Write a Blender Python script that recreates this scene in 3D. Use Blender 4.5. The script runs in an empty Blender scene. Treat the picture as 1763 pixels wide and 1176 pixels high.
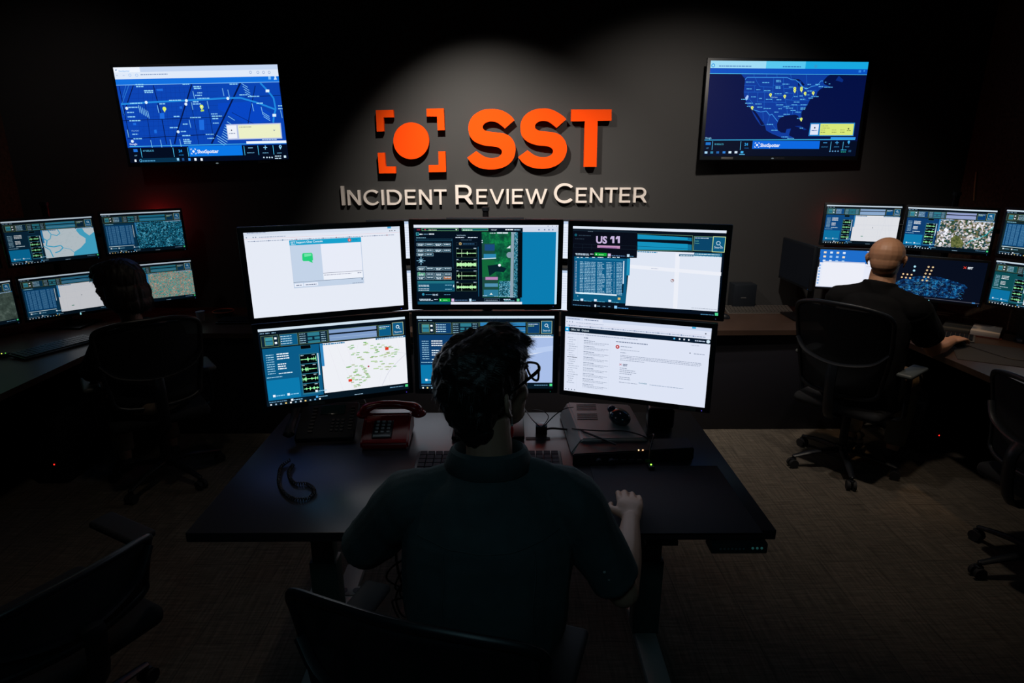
import bpy, bmesh, math, random
from mathutils import Vector, Matrix, noise
R=math.radians
random.seed(7)
SC=bpy.context.scene
COL=SC.collection
# ------------------------------------------------------------ camera, world, lights, exposure
cam=bpy.data.cameras.new('camera'); cam.sensor_width=36; cam.sensor_fit='HORIZONTAL'; cam.lens=36*1050/1763
cam.clip_start=.05; cam.clip_end=50
co=bpy.data.objects.new('camera',cam); COL.objects.link(co)
co.location=(0,0,1.852); co.rotation_euler=(R(90)-.2895,0,-.00796); SC.camera=co
SC.view_settings.view_transform='Standard'; SC.view_settings.look='None'; SC.view_settings.gamma=1
SC.view_settings.exposure=0; SC.view_settings.use_curve_mapping=False
wd=bpy.data.worlds.new('world'); SC.world=wd; wd.use_nodes=True
wd.node_tree.nodes['Background'].inputs[0].default_value=(.6,.7,1,1); wd.node_tree.nodes['Background'].inputs[1].default_value=.0
def lamp(name,kind,loc,tgt,power,col,size=.05,spot=60,blend=.6):
    l=bpy.data.lights.new(name,kind); l.energy=power; l.color=col
    if kind=='SPOT': l.spot_size=R(spot); l.spot_blend=blend; l.shadow_soft_size=size
    elif kind=='POINT': l.shadow_soft_size=size
    else: l.size=size
    o=bpy.data.objects.new(name,l); COL.objects.link(o); o.location=loc
    d=Vector(tgt)-Vector(loc); o.rotation_euler=d.to_track_quat('-Z','Y').to_euler(); return o
WARM=(1,.86,.70)
lamp('sign_spot','SPOT',(-.40,3.36,3.05),(-.02,4.65,1.02),275,(1,.9,.79),.035,82,1.)
lamp('wall_spot','SPOT',(1.15,3.05,3.05),(1.30,4.65,.85),118,(1,.88,.77),.05,96,1.)
lamp('right_downlight','SPOT',(2.95,3.72,3.0),(2.72,3.55,.75),44,(1,.60,.30),.05,34,.9)
lamp('right_downlight','SPOT',(2.4,2.9,3.0),(2.2,3.5,1.2),10,(1,.75,.5),.05,50,.9)
lamp('floor_downlight','SPOT',(1.55,2.6,3.0),(1.85,3.25,0),46,WARM,.05,62,1.)
lamp('left_downlight','SPOT',(-1.2,2.2,3.0),(-1.4,2.3,0),10,WARM,.08,100,1.)
lamp('desk_downlight','SPOT',(.3,3.3,3.0),(.35,2.4,.75),2.0,(.75,.68,1),.08,70,1.)
lamp('left_wall_downlight','SPOT',(-2.9,3.4,3.0),(-3.2,4.6,1.4),5,(1,.85,.8),.08,110,1.)
lamp('rear_fill_spot','SPOT',(-.2,-.6,3.0),(0,1.4,.9),13,(.42,.85,1),.25,70,1.)  # added cool fill from behind the camera to lift the dark shirt
lamp('red_lamp','POINT',(-2.60,4.56,1.44),(0,0,0),.7,(1,.02,.02),.02)
lamp('red_lamp','POINT',(2.50,4.58,1.42),(0,0,0),.5,(1,.03,.02),.02)
# ------------------------------------------------------------ materials
def lin(c):
    if isinstance(c,str):
        c=c.lstrip('#'); c=tuple(int(c[i:i+2],16)/255 for i in (0,2,4))
    return tuple((x/12.92 if x<=.04045 else ((x+.055)/1.055)**2.4) for x in c)
def nt(name):
    m=bpy.data.materials.new(name); m.use_nodes=True; return m,m.node_tree.nodes,m.node_tree.links,m.node_tree.nodes['Principled BSDF']
MC={}
def mat(name,col=(.5,.5,.5),rough=.5,metal=0,bump=0,bscale=200,spec=.5,var=0,vscale=6):
    if name in MC: return MC[name]
    m,n,l,b=nt(name); b.inputs['Base Color'].default_value=(*col,1); b.inputs['Roughness'].default_value=rough
    b.inputs['Metallic'].default_value=metal; b.inputs['Specular IOR Level'].default_value=spec
    tc=n.new('ShaderNodeTexCoord')
    if bump:
        t=n.new('ShaderNodeTexNoise'); t.inputs['Scale'].default_value=bscale; t.inputs['Detail'].default_value=4
        l.new(tc.outputs['Object'],t.inputs['Vector'])
        bp=n.new('ShaderNodeBump'); bp.inputs['Strength'].default_value=bump; bp.inputs['Distance'].default_value=.002
        l.new(t.outputs['Fac'],bp.inputs['Height']); l.new(bp.outputs['Normal'],b.inputs['Normal'])
    if var:
        t=n.new('ShaderNodeTexNoise'); t.inputs['Scale'].default_value=vscale; t.inputs['Detail'].default_value=5
        l.new(tc.outputs['Object'],t.inputs['Vector'])
        r=n.new('ShaderNodeMapRange'); r.inputs[3].default_value=1-var; r.inputs[4].default_value=1+var
        l.new(t.outputs['Fac'],r.inputs[0])
        mx=n.new('ShaderNodeVectorMath'); mx.operation='SCALE'; mx.inputs[0].default_value=col
        l.new(r.outputs[0],mx.inputs['Scale']); l.new(mx.outputs[0],b.inputs['Base Color'])
    MC[name]=m; return m
def emit(col,s=1.,big=False):
    c=lin(col); k='display_%s_%.1f'%(str(col).strip('#'),s)
    if k in MC: return MC[k]
    m,n,l,b=nt(k); b.inputs['Base Color'].default_value=(.004,.004,.005,1); b.inputs['Roughness'].default_value=.35
    b.inputs['Specular IOR Level'].default_value=.3
    b.inputs['Emission Color'].default_value=(*c,1); b.inputs['Emission Strength'].default_value=s
    m.cycles.emission_sampling='AUTO' if max(c)>.12 else 'NONE'
    MC[k]=m; return m
def aerial(name,stops,scale=8,detail=8,strength=1.,kind='noise'):
    if name in MC: return MC[name]
    m,n,l,b=nt(name); b.inputs['Base Color'].default_value=(.004,.004,.005,1); b.inputs['Roughness'].default_value=.35
    tc=n.new('ShaderNodeTexCoord'); t=n.new('ShaderNodeTexNoise'); t.inputs['Scale'].default_value=scale; t.inputs['Detail'].default_value=detail; t.inputs['Roughness'].default_value=.75
    l.new(tc.outputs['Object'],t.inputs['Vector'])
    r=n.new('ShaderNodeValToRGB'); cr=r.color_ramp
    while len(cr.elements)<len(stops): cr.elements.new(.5)
    for e,(p,c) in zip(cr.elements,stops): e.position=p; e.color=(*lin(c),1)
    src=t.outputs['Fac']
    if kind=='blocks':
        v=n.new('ShaderNodeTexVoronoi'); v.inputs['Scale'].default_value=scale*9; v.distance='CHEBYCHEV'
        l.new(tc.outputs['Object'],v.inputs['Vector'])
        mx=n.new('ShaderNodeMix'); mx.data_type='FLOAT'; mx.inputs[0].default_value=.38
        sp=n.new('ShaderNodeSeparateColor'); l.new(v.outputs['Color'],sp.inputs[0])
        l.new(t.outputs['Fac'],mx.inputs[2]); l.new(sp.outputs[0],mx.inputs[3]); src=mx.outputs[0]
    l.new(src,r.inputs[0]); l.new(r.outputs[0],b.inputs['Emission Color']); b.inputs['Emission Strength'].default_value=strength
    m.cycles.emission_sampling='NONE'
    MC[name]=m; return m
M={}
M['black_plastic']=mat('black_plastic',(.006,.008,.012),.38,bump=.1,bscale=900)
M['bezel']=mat('bezel',(.008,.012,.018),.42)
M['dark_plastic']=mat('dark_plastic',(.006,.009,.015),.62,bump=.15,bscale=700,spec=.2)
M['grey_plastic']=mat('grey_plastic',(.10,.10,.10),.5)
M['black_metal']=mat('black_metal',(.01,.01,.012),.35,.6)
M['desk_top']=mat('desk_top',(.022,.020,.026),.30,var=.25,vscale=3,bump=.05,bscale=300)
M['desk_edge']=mat('desk_edge',(.006,.006,.007),.5)
M['wood_top']=mat('wood_top',(.05,.03,.022),.38,var=.35,vscale=5)
M['leg_metal']=mat('leg_metal',(.07,.10,.09),.45,.3)
M['foot_metal']=mat('foot_metal',(.28,.27,.25),.5)
M['red_plastic']=mat('red_plastic',(.26,.006,.008),.25)
M['white_key']=mat('white_key',(.30,.30,.30),.4)
M['pad_grey']=mat('arm_pad_grey',(.07,.08,.08),.5)
M['rubber']=mat('rubber',(.008,.008,.01),.75)
M['fabric_black']=mat('fabric_black',(.008,.009,.012),.9,bump=.5,bscale=900)
M['silver']=mat('silver',(.33,.32,.32),.42,.25)
M['paper']=mat('paper',(.62,.58,.55),.8)
M['led_off']=mat('led_off',(.1,.1,.1),.3)
M['cable']=mat('cable',(.010,.010,.014),.5)
M['skin']=mat('skin',(.40,.22,.15),.5,bump=.15,bscale=250,var=.12,vscale=12)
M['skin_tan']=mat('skin_tan',(.46,.24,.14),.48,bump=.15,bscale=250,var=.12,vscale=12)
M['hair_dark']=mat('hair_dark',(.010,.008,.008),.5,bump=.5,bscale=300)
M['hair_brown']=mat('hair_brown',(.014,.010,.009),.42,bump=.5,bscale=300)
M['shirt_teal']=mat('shirt_teal',(.040,.068,.074),.9,bump=.5,bscale=500,var=.25,vscale=30)
M['shirt_black']=mat('shirt_black',(.0035,.0037,.0045),.9,bump=.4,bscale=500,spec=.15)
M['khaki']=mat('khaki',(.16,.13,.09),.9,bump=.3,bscale=400)
M['denim']=mat('denim',(.015,.018,.025),.9,bump=.3,bscale=400)
M['pattern_cloth']=mat('pattern_cloth',(.14,.10,.07),.9,var=.7,vscale=18)
M['orange']=mat('orange_paint',(1.,.075,.001),.75,spec=.1)
M['white_paint']=mat('white_paint',(.78,.72,.68),.6)
M['dark_red']=mat('dark_red_cable',(.2,.01,.01),.5)
M['glassy']=mat('glasses_frame',(.006,.006,.008),.15)
M['cover_red']=mat('book_cover',(.10,.02,.015),.6)
# chair net: see-through weave
def netmat():
    m,n,l,b=nt('chair_net'); b.inputs['Base Color'].default_value=(.008,.010,.014,1); b.inputs['Roughness'].default_value=.7
    b.inputs['Alpha'].default_value=.80; return m
M['net']=netmat()
def lensmat():
    m,n,l,b=nt('lens'); b.inputs['Roughness'].default_value=.02; b.inputs['Alpha'].default_value=.12; b.inputs['Base Color'].default_value=(.3,.35,.4,1); return m
M['lens']=lensmat()
# ------------------------------------------------------------ mesh helpers
class MB:
    def __init__(s): s.bm=bmesh.new(); s.mats=[]
    def mi(s,m):
        if m not in s.mats: s.mats.append(m)
        return s.mats.index(m)
    def _fin(s,verts,m,T):
        fs=set(f for v in verts for f in v.link_faces)
        if T is not None: bmesh.ops.transform(s.bm,matrix=T,verts=verts)
        k=s.mi(m) if m else 0
        for f in fs: f.material_index=k
        return s
    def box(s,c,d,m=None,rot=(0,0,0),bev=0,seg=2,T=None):
        r=bmesh.ops.create_cube(s.bm,size=1); v=r['verts']
        bmesh.ops.scale(s.bm,vec=d,verts=v)
        if bev:
            e=list(set(e for x in v for e in x.link_edges))
            rb=bmesh.ops.bevel(s.bm,geom=e,offset=bev,segments=seg,affect='EDGES',profile=.5)
            v=list(set(x for f in rb['faces'] for x in f.verts)|set(x for x in v if x.is_valid))
        from mathutils import Euler
        X=Matrix.Translation(Vector(c))@Euler(rot).to_matrix().to_4x4()
        if T is not None: X=T@X
        return s._fin(v,m,X)
    def cyl(s,c,r,h,m=None,rot=(0,0,0),n=20,r2=None,T=None):
        from mathutils import Euler
        q=bmesh.ops.create_cone(s.bm,cap_ends=True,cap_tris=False,segments=n,radius1=r,radius2=r if r2 is None else r2,depth=h)
        X=Matrix.Translation(Vector(c))@Euler(rot).to_matrix().to_4x4()
        if T is not None: X=T@X
        return s._fin(q['verts'],m,X)
    def ell(s,c,r,m=None,rot=(0,0,0),n=16,T=None):
        from mathutils import Euler
        q=bmesh.ops.create_uvsphere(s.bm,u_segments=n,v_segments=max(6,n*2//3),radius=1)
        if not hasattr(r,'__len__'): r=(r,r,r)
        X=Matrix.Translation(Vector(c))@Euler(rot).to_matrix().to_4x4()@Matrix.Diagonal((*r,1))
        if T is not None: X=T@X
        return s._fin(q['verts'],m,X)
    def tube(s,pts,rad,m=None,n=10,smooth=0,closed=False,cap=True,up=None,round_ends=False,T=None):
        pts=[Vector(p) for p in pts]
        if not isinstance(rad,list): rad=[rad]*len(pts)
        rad=[(a,a) if not hasattr(a,'__len__') else a for a in rad]
        if smooth:
            P=[];Q=[];N=len(pts);rng=range(N if closed else N-1)
            g=lambda i:(i%N) if closed else max(0,min(N-1,i))
            for i in rng:
                for k in range(smooth):
                    t=k/smooth; a,b,c,d=[pts[g(i+j)] for j in(-1,0,1,2)]
                    P.append(.5*((2*b)+(c-a)*t+(2*a-5*b+4*c-d)*t*t+(3*b-3*c+d-a)*t**3))
                    q0,q1=rad[g(i)],rad[g(i+1)]; u=t*t*(3-2*t)
                    Q.append((q0[0]*(1-u)+q1[0]*u,q0[1]*(1-u)+q1[1]*u))
            if not closed: P.append(pts[-1]);Q.append(rad[-1])
            pts,rad=P,Q
        N=len(pts); rings=[]
        tg=[]
        for i in range(N):
            a=pts[(i-1)%N] if (closed or i>0) else pts[i]; b=pts[(i+1)%N] if (closed or i<N-1) else pts[i]
            tg.append((b-a).normalized())
        U=Vector(up) if up else (Vector((0,0,1)) if abs(tg[0].z)<.9 else Vector((1,0,0)))
        u=(U-tg[0]*U.dot(tg[0])).normalized()
        for i in range(N):
            if up: 
                u2=(Vector(up)-tg[i]*Vector(up).dot(tg[i]))
                u=u2.normalized() if u2.length>1e-4 else u
            else: u=(u-tg[i]*u.dot(tg[i])).normalized()
            w=tg[i].cross(u)
            rings.append([s.bm.verts.new(pts[i]+u*(math.cos(2*math.pi*k/n)*rad[i][1])+w*(math.sin(2*math.pi*k/n)*rad[i][0])) for k in range(n)])
        vs=[v for r in rings for v in r]
        for i in range(N if closed else N-1):
            A,B=rings[i],rings[(i+1)%N]
            for k in range(n):
                try: s.bm.faces.new((A[k],B[k],B[(k+1)%n],A[(k+1)%n]))
                except ValueError: pass
        if cap and not closed:
            s.bm.faces.new(rings[0]); s.bm.faces.new(rings[-1][::-1])
        s._fin(vs,m,T)
        if round_ends and not closed:
            for P_,r_ in((pts[0],rad[0]),(pts[-1],rad[-1])): s.ell(P_,min(r_),m,n=n,T=T)
        return s
    def prism(s,poly,y0,y1,m=None,T=None):
        # polygon in x,z extruded along y (y0 front)
        A=[s.bm.verts.new((x,y0,z)) for x,z in poly]; B=[s.bm.verts.new((x,y1,z)) for x,z in poly]
        s.bm.faces.new(A); s.bm.faces.new(B[::-1]); n=len(poly)
        for i in range(n): s.bm.faces.new((A[i],B[i],B[(i+1)%n],A[(i+1)%n]))
        return s._fin(A+B,m,T)
    def prismz(s,poly,z0,z1,m=None,T=None):
        A=[s.bm.verts.new((x,y,z0)) for x,y in poly]; B=[s.bm.verts.new((x,y,z1)) for x,y in poly]
        s.bm.faces.new(A[::-1]); s.bm.faces.new(B); n=len(poly)
        for i in range(n): s.bm.faces.new((A[i],A[(i+1)%n],B[(i+1)%n],B[i]))
        return s._fin(A+B,m,T)
    def mesh(s,name,smooth=True):
        bmesh.ops.recalc_face_normals(s.bm,faces=s.bm.faces[:])
        me=bpy.data.meshes.new(name); s.bm.to_mesh(me); s.bm.free()
        for m in s.mats:
            if m: me.materials.append(m)
        if smooth:
            me.polygons.foreach_set('use_smooth',[True]*len(me.polygons)); 
            try: me.set_sharp_from_angle(angle=R(38))
            except Exception: pass
        return me
    def obj(s,name,parent=None,m=None,smooth=True,loc=None):
        me=s.mesh(name,smooth)
        if m and not me.materials: me.materials.append(m)
        return link(name,me,parent,loc)
def link(name,me,parent=None,loc=None):
    o=bpy.data.objects.new(name,me); COL.objects.link(o)
    if parent: o.parent=parent
    if loc: o.location=loc
    return o
def tag(o,label,cat,group=None):
    o['label']=label; o['category']=cat
    if group: o['group']=group
    return o
def thing(name,label,cat,loc=(0,0,0),rz=0,group=None,rot=None):
    o=bpy.data.objects.new(name,None); o.empty_display_size=.05; COL.objects.link(o); o.location=loc
    o.rotation_euler=rot if rot else (0,0,rz); return tag(o,label,cat,group)
def struct(name,mb,m=None): 
    o=mb.obj(name,None,m,smooth=False); o['kind']='structure'; return o
def bake(me,name,mods):
    o=bpy.data.objects.new('tmp',me); COL.objects.link(o)
    for t,kw in mods:
        md=o.modifiers.new(t,t)
        for k,v in kw.items(): setattr(md,k,v)
    dg=bpy.context.evaluated_depsgraph_get(); dg.update()
    r=bpy.data.meshes.new_from_object(o.evaluated_get(dg)); r.name=name
    bpy.data.objects.remove(o); return r
def organic(name,mb,vox,m,parent=None,it=6,disp=None):
    me=mb.mesh(name,False); me.materials.clear()
    r=bake(me,name,[('REMESH',dict(mode='VOXEL',voxel_size=vox,use_smooth_shade=True)),('SMOOTH',dict(factor=.5,iterations=it))])
    if disp:
        r.update()
        ns=[v.normal.copy() for v in r.vertices]
        for v,nn in zip(r.vertices,ns): v.co=v.co+nn*disp(v.co)
    r.materials.clear(); r.materials.append(m)
    r.polygons.foreach_set('use_smooth',[True]*len(r.polygons))
    return link(name,r,parent)
# ------------------------------------------------------------ text
TXT={}
def glyphs(s,bold=0.0):
    k=(s,bold)
    if k in TXT: return TXT[k]
    c=bpy.data.curves.new('t','FONT'); c.body=s; c.resolution_u=3; c.offset=bold; c.fill_mode='FRONT'
    o=bpy.data.objects.new('t',c); COL.objects.link(o)
    dg=bpy.context.evaluated_depsgraph_get(); me=bpy.data.meshes.new_from_object(o.evaluated_get(dg))
    bpy.data.objects.remove(o); bpy.data.curves.remove(c)
    V=[(v.co.x/.73,v.co.y/.73) for v in me.vertices]; F=[tuple(p.vertices) for p in me.polygons]
    if V:
        x0=min(v[0] for v in V); V=[(x-x0,y) for x,y in V]; W=max(v[0] for v in V)
    else: W=0
    bpy.data.meshes.remove(me); TXT[k]=(V,F,W); return TXT[k]
# ------------------------------------------------------------ display pictures
def homog(q):
    # maps 4 source corners (TL,TR,BR,BL) to the unit square
    import numpy as np
    A=[];B=[]
    for (x,y),(u,v) in zip(q,((0,0),(1,0),(1,1),(0,1))):
        A.append([x,y,1,0,0,0,-u*x,-u*y]); B.append(u)
        A.append([0,0,0,x,y,1,-v*x,-v*y]); B.append(v)
    h=list(np.linalg.solve(np.array(A,float),np.array(B,float)))+[1]
    def f(p):
        x,y=p; d=h[6]*x+h[7]*y+1
        return ((h[0]*x+h[1]*y+h[2])/d,(h[3]*x+h[4]*y+h[5])/d)
    return f
class Scr:
    def __init__(s,w,h,quad=None,bg='#e4e9f4',k=1.):
        s.k=k
        s.w,s.h=w,h; s.mb=MB(); s.f=homog(quad) if quad else (lambda p:p); s.sx=1./(quad[1][0]-quad[0][0]) if quad else 1
        s.r01(0,0,1,1,bg,0)
    def pt(s,u,v,L): return ((u-.5)*s.w,-.0002*L-.0005,(.5-v)*s.h)
    def poly_uv(s,pts,c,L):
        m=c if not isinstance(c,str) else emit(c,s.k)
        pts=[(min(1,max(0,u)),min(1,max(0,v))) for u,v in pts]
        vs=[s.mb.bm.verts.new(s.pt(u,v,L)) for u,v in pts]
        f=s.mb.bm.faces.new(vs); f.material_index=s.mb.mi(m)
    def r01(s,u0,v0,u1,v1,c,L): s.poly_uv([(u0,v0),(u0,v1),(u1,v1),(u1,v0)],c,L)
    def R(s,x0,y0,x1,y1,c,L=1):
        (a,b),(d,e)=s.f((x0,y0)),s.f((x1,y1)); s.r01(a,b,d,e,c,L)
    def box(s,x0,y0,x1,y1,c,L=3,t=.003,fill=None):
        (a,b),(d,e)=s.f((x0,y0)),s.f((x1,y1)); s.bx(a,b,d,e,c,L,t,fill)
    def bx(s,a,b,d,e,c,L=3,t=.003,fill=None):
        if fill: s.r01(a,b,d,e,fill,L-.5)
        k=t*s.w/s.h
        s.r01(a,b,d,b+k,c,L);s.r01(a,e-k,d,e,c,L);s.r01(a,b+k,a+t,e-k,c,L);s.r01(d-t,b+k,d,e-k,c,L)
    def P(s,pts,c,L=1): s.poly_uv([s.f(p) for p in pts],c,L)
    def line(s,pts,w,c,L=2,uv=False):
        if not uv: pts=[s.f(p) for p in pts]; w=w*s.sx
        A=s.h/s.w
        for (a,b),(d,e) in zip(pts,pts[1:]):
            X,Y=d-a,(e-b)*A; n=math.hypot(X,Y)
            if n<1e-6: continue
            nx,ny=-Y/n*w/2,X/n*w/2/A
            s.poly_uv([(a+nx,b+ny),(a-nx,b-ny),(d-nx,e-ny),(d+nx,e+ny)],c,L)
    def circ(s,x,y,r,c,L=3,n=14,uv=False):
        if not uv: (x,y)=s.f((x,y)); r=r*s.sx
        A=s.w/s.h
        s.poly_uv([(x+r*math.cos(-k*2*math.pi/n),y+r*A*math.sin(-k*2*math.pi/n)) for k in range(n)],c,L)
    def text(s,x,y,t,size,c,L=4,bold=0.0,uv=False,anchor=0,wide=1.):
        # size = cap height in source px (or fraction of height), y = baseline
        if not uv: (x,y)=s.f((x,y)); hh=size*s.sx*s.w
        else: hh=size*s.h
        V,F,W=glyphs(t,bold); k=s.mb.mi(emit(c,s.k)); x0=(x-.5)*s.w-anchor*W*hh*wide; z0=(.5-y)*s.h
        vs=[s.mb.bm.verts.new((x0+a*hh*wide,-.0002*L-.0005,z0+b*hh)) for a,b in V]
        for f in F:
            try: g=s.mb.bm.faces.new([vs[i] for i in f]); g.material_index=k
            except ValueError: pass
    def dash(s,x,y,w,h,c,L=4,uv=False,rnd=random,fill=.85):
        # a line of writing too small to read
        if not uv:
            (x0,y0)=s.f((x,y)); (x1,_)=s.f((x+w,y)); w=max(.001,x1-x0); h=h*s.sx*s.w/s.h; x,y=x0,y0
        e=x+w; q=x; hh=h/3
        while q<e-.001:
            ww=min(e-q,rnd.uniform(.006,.022)); s.r01(q,y-h*.7,q+ww,y,c,L); q+=ww+.003
    def wave(s,u0,v0,u1,v1,c,L=4,amp=.5,rnd=None,spikes=6,base=.08):
        rnd=rnd or random; n=46; vm=(v0+v1)/2; H=(v1-v0)/2
        sp=[rnd.random() for _ in range(spikes)]
        top=[]
        for i in range(n+1):
            t=i/n; a=base*rnd.uniform(.6,1.5)
            for q in sp: a=max(a,amp*math.exp(-abs(t-q)*60)*rnd.uniform(.7,1.1))
            top.append((u0+(u1-u0)*t,a*H))
        for (a,p),(b,q) in zip(top,top[1:]): s.poly_uv([(a,vm-p),(a,vm+p),(b,vm+q),(b,vm-q)],c,L)
    def build(s,parent,label=None):
        me=bpy.data.meshes.new('screen'); s.mb.bm.to_mesh(me); s.mb.bm.free()
        for m in s.mb.mats: me.materials.append(m)
        o=link('screen',me,parent)
        if label: o['label']=label
        return o
# the review console picture shared by most side displays
def console(s,left='cols',mp='white',dim=1.,seed=1,strip='#6f9fc4',panel='#0d4a78',hdr='#0b2436',mapm=None):
    rnd=random.Random(seed); 
    s.r01(0,0,1,1,'#04101c',.2)
    s.r01(0,.0,1,.032,'#cfe0ee',1)
    for k,u in enumerate((.01,.045,.085)): s.dash(u,.062,.026,.016,'#7fa6c0',2,uv=True,rnd=rnd)
    # filter boxes
    s.bx(.012,.085,.125,.235,'#5f7c5c',3,.0025,hdr); s.bx(.035,.105,.09,.215,'#86a86a',4,.0025,'#1d5a70')
    s.r01(.04,.115,.085,.15,'#3f93a0',5); s.r01(.04,.165,.085,.205,'#2f7f98',5)
    s.r01(.098,.115,.113,.14,'#f2fbff',5); s.r01(.098,.175,.113,.2,'#f2fbff',5)
    s.bx(.132,.085,.25,.235,'#5f7c5c',3,.0025,panel)
    for k in range(4): s.dash(.15,.12+.03*k,.06,.016,'#a9d6ea',4,uv=True,rnd=rnd); s.circ(.143,.114+.03*k,.004,'#ffffff',5,6,uv=True)
    s.bx(.257,.085,.45,.235,'#5f7c5c',3,.0025,hdr); s.r01(.315,.095,.395,.14,'#2c7a8c',4); s.r01(.315,.155,.345,.185,'#2c7a8c',4); s.r01(.36,.155,.395,.185,'#2c7a8c',4); s.r01(.315,.2,.395,.23,'#2c7a8c',4)
    for k in range(5): s.dash(.262,.11+.028*k,.04,.013,'#8fb6c8',4,uv=True,rnd=rnd); s.dash(.405,.11+.028*k,.03,.013,'#8fb6c8',4,uv=True,rnd=rnd)
    s.r01(.46,.085,.79,.13,strip,3); s.r01(.46,.15,.79,.23,strip,3); s.line([(.46,.19),(.79,.19)],.002,'#a9c6dc',4,uv=True); s.bx(.455,.08,.8,.235,'#5f7c5c',2.6,.002)
    s.bx(.805,.085,.895,.235,'#5f7c5c',3,.0025,panel); s.dash(.812,.115,.07,.014,'#cfe6f2',4,uv=True,rnd=rnd); s.dash(.812,.138,.045,.014,'#9fd08a',4,uv=True,rnd=rnd)
    s.bx(.905,.065,.985,.235,'#b9c79a',4,.003,'#0f5a86'); s.circ(.943,.125,.013,'#cfe6f2',5,12,uv=True); s.circ(.943,.125,.008,'#0f5a86',6,12,uv=True); s.line([(.951,.14),(.962,.16)],.004,'#cfe6f2',5,uv=True)
    s.text(.945,.205,'Search',.026,'#cfe6f2',5,uv=True,anchor=.5)
    # left panel
    s.r01(.012,.25,.385,.93,panel,2)
    if left=='cols':
        s.dash(.03,.275,.1,.02,'#8fd0e8',3,uv=True,rnd=rnd)
        s.r01(.03,.30,.35,.8,'#0f4f84',3)
        for k,(u,w) in enumerate(((.035,.012),(.06,.03),(.1,.04),(.15,.035),(.2,.06),(.275,.03),(.315,.03))):
            for j in range(22): s.dash(u,.33+.021*j,w,.012,'#5f9fc8',4,uv=True,rnd=rnd)
            s.r01(u+w+.004,.31,u+w+.006,.8,'#04233e',4)
        s.r01(.03,.815,.34,.828,'#cfe8f4',4); s.r01(.357,.31,.364,.62,'#cfe0ea',4)
    else:
        for j in range(9): s.dash(.03,.34+.03*j,.05,.014,'#9fd0e8',4,uv=True,rnd=rnd)
        for j in range(3): s.dash(.1,.34+.03*j,.08,.02,'#f0faff',4,uv=True,rnd=rnd)
        for j in range(3): s.dash(.1,.47+.03*j,.055,.02,'#f0faff',4,uv=True,rnd=rnd)
        s.dash(.1,.59,.09,.018,'#cfe8f4',4,uv=True,rnd=rnd); s.dash(.02,.63,.1,.014,'#9fd0e8',4,uv=True,rnd=rnd); s.r01(.015,.66,.23,.92,'#0a78ac',2.5)
        s.r01(.245,.36,.365,.9,'#2a6f88',3)
        for j in range(4):
            v=.37+.13*j; s.r01(.25,v,.36,v+.12,'#02060a',3.5); s.wave(.253,v+.02,.357,v+.11,'#9fffb0' ,5,.8,rnd,7,.09)
            s.dash(.255,v+.016,.02,.01,'#cfe8f4',5,uv=True,rnd=rnd); s.dash(.33,v+.016,.02,.01,'#cfe8f4',5,uv=True,rnd=rnd)
        s.r01(.368,.37,.374,.66,'#e8f4fa',4); s.bx(.26,.25,.33,.3,'#2a6f88',3,.002,'#02060a')
    for u in (.045,.14,.33): s.r01(u,.855,u+.017,.885,'#e8f6ff',5); s.dash(u+.022,.878,.055,.016,'#8fd0f0',5,uv=True,rnd=rnd)
    # map
    s.r01(.39,.25,.41,.55,'#2f86c0',3)
    if mapm: s.r01(.392,.25,.995,.915,mapm,2)
    else: s.r01(.392,.25,.995,.915,'#eef0f6' if mp!='coast' else '#d8e6ee',2)
    s.dash(.40,.275,.16,.026,'#2f7fb0',4,uv=True,rnd=rnd); s.r01(.78,.25,.995,.275,'#2f6f98',4); s.dash(.79,.27,.19,.014,'#dff0fa',5,uv=True,rnd=rnd)
    if mp=='coast':
        w='#4fc0e8'
        s.poly_uv([(.80,.25),(.86,.25),(.88,.36),(.93,.46),(.995,.38),(.995,.915),(.70,.915),(.72,.82),(.80,.74),(.87,.62),(.88,.52),(.82,.42),(.79,.32)],w,3)
        for pts,wd in (([(.39,.42),(.44,.5),(.42,.62),(.5,.66),(.58,.64),(.6,.7),(.55,.78),(.5,.8)],.014),([(.47,.25),(.5,.36),(.56,.4),(.6,.35),(.58,.25)],.01),([(.39,.62),(.45,.72),(.47,.9)],.012),([(.6,.7),(.68,.75),(.72,.85)],.006),([(.5,.36),(.48,.46),(.44,.5)],.009)): s.line(pts,wd,w,3,uv=True)
        for k in range(60): 
            u,v=rnd.uniform(.48,.8),rnd.uniform(.3,.85); s.line([(u,v),(u+rnd.uniform(-.05,.05),v+rnd.uniform(-.05,.05))],.0015,'#b4cdd8',2.5,uv=True)
    elif mp=='white':
        for k in range(9): u=rnd.uniform(.42,.98); s.line([(u,.28),(u+rnd.uniform(-.08,.08),.915)],.0015,'#dfe3ee',3,uv=True)
        for k in range(7): v=rnd.uniform(.3,.9); s.line([(.41,v),(.995,v+rnd.uniform(-.06,.06))],.0015,'#dfe3ee',3,uv=True)
        s.circ(.66,.56,.006,'#506070',4,8,uv=True); s.r01(.52,.78,.55,.8,'#5fa08a',4)
    elif mp=='dots':
        s.line([(.995,.50),(.93,.6),(.87,.7),(.84,.78),(.8,.92)],.002,'#b7b9cf',3,uv=True); s.line([(.9,.45),(.995,.5)],.002,'#cfd2e0',3,uv=True)
        for k in range(9): u=rnd.uniform(.42,.98); s.line([(u,.28),(u+rnd.uniform(-.1,.1),.915)],.0012,'#e2e0ea',3,uv=True)
        cl=[(.60,.33),(.68,.31),(.74,.36),(.80,.35),(.86,.38),(.62,.42),(.7,.43),(.78,.42),(.84,.45),(.9,.44),(.66,.5),(.74,.49),(.82,.5),(.88,.5),(.58,.58),(.64,.59),(.74,.57),(.8,.58),(.6,.66),(.68,.65),(.76,.65),(.82,.66),(.88,.63),(.57,.73),(.63,.72),(.7,.71),(.6,.79),(.65,.8),(.68,.76),(.62,.86)]
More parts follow.
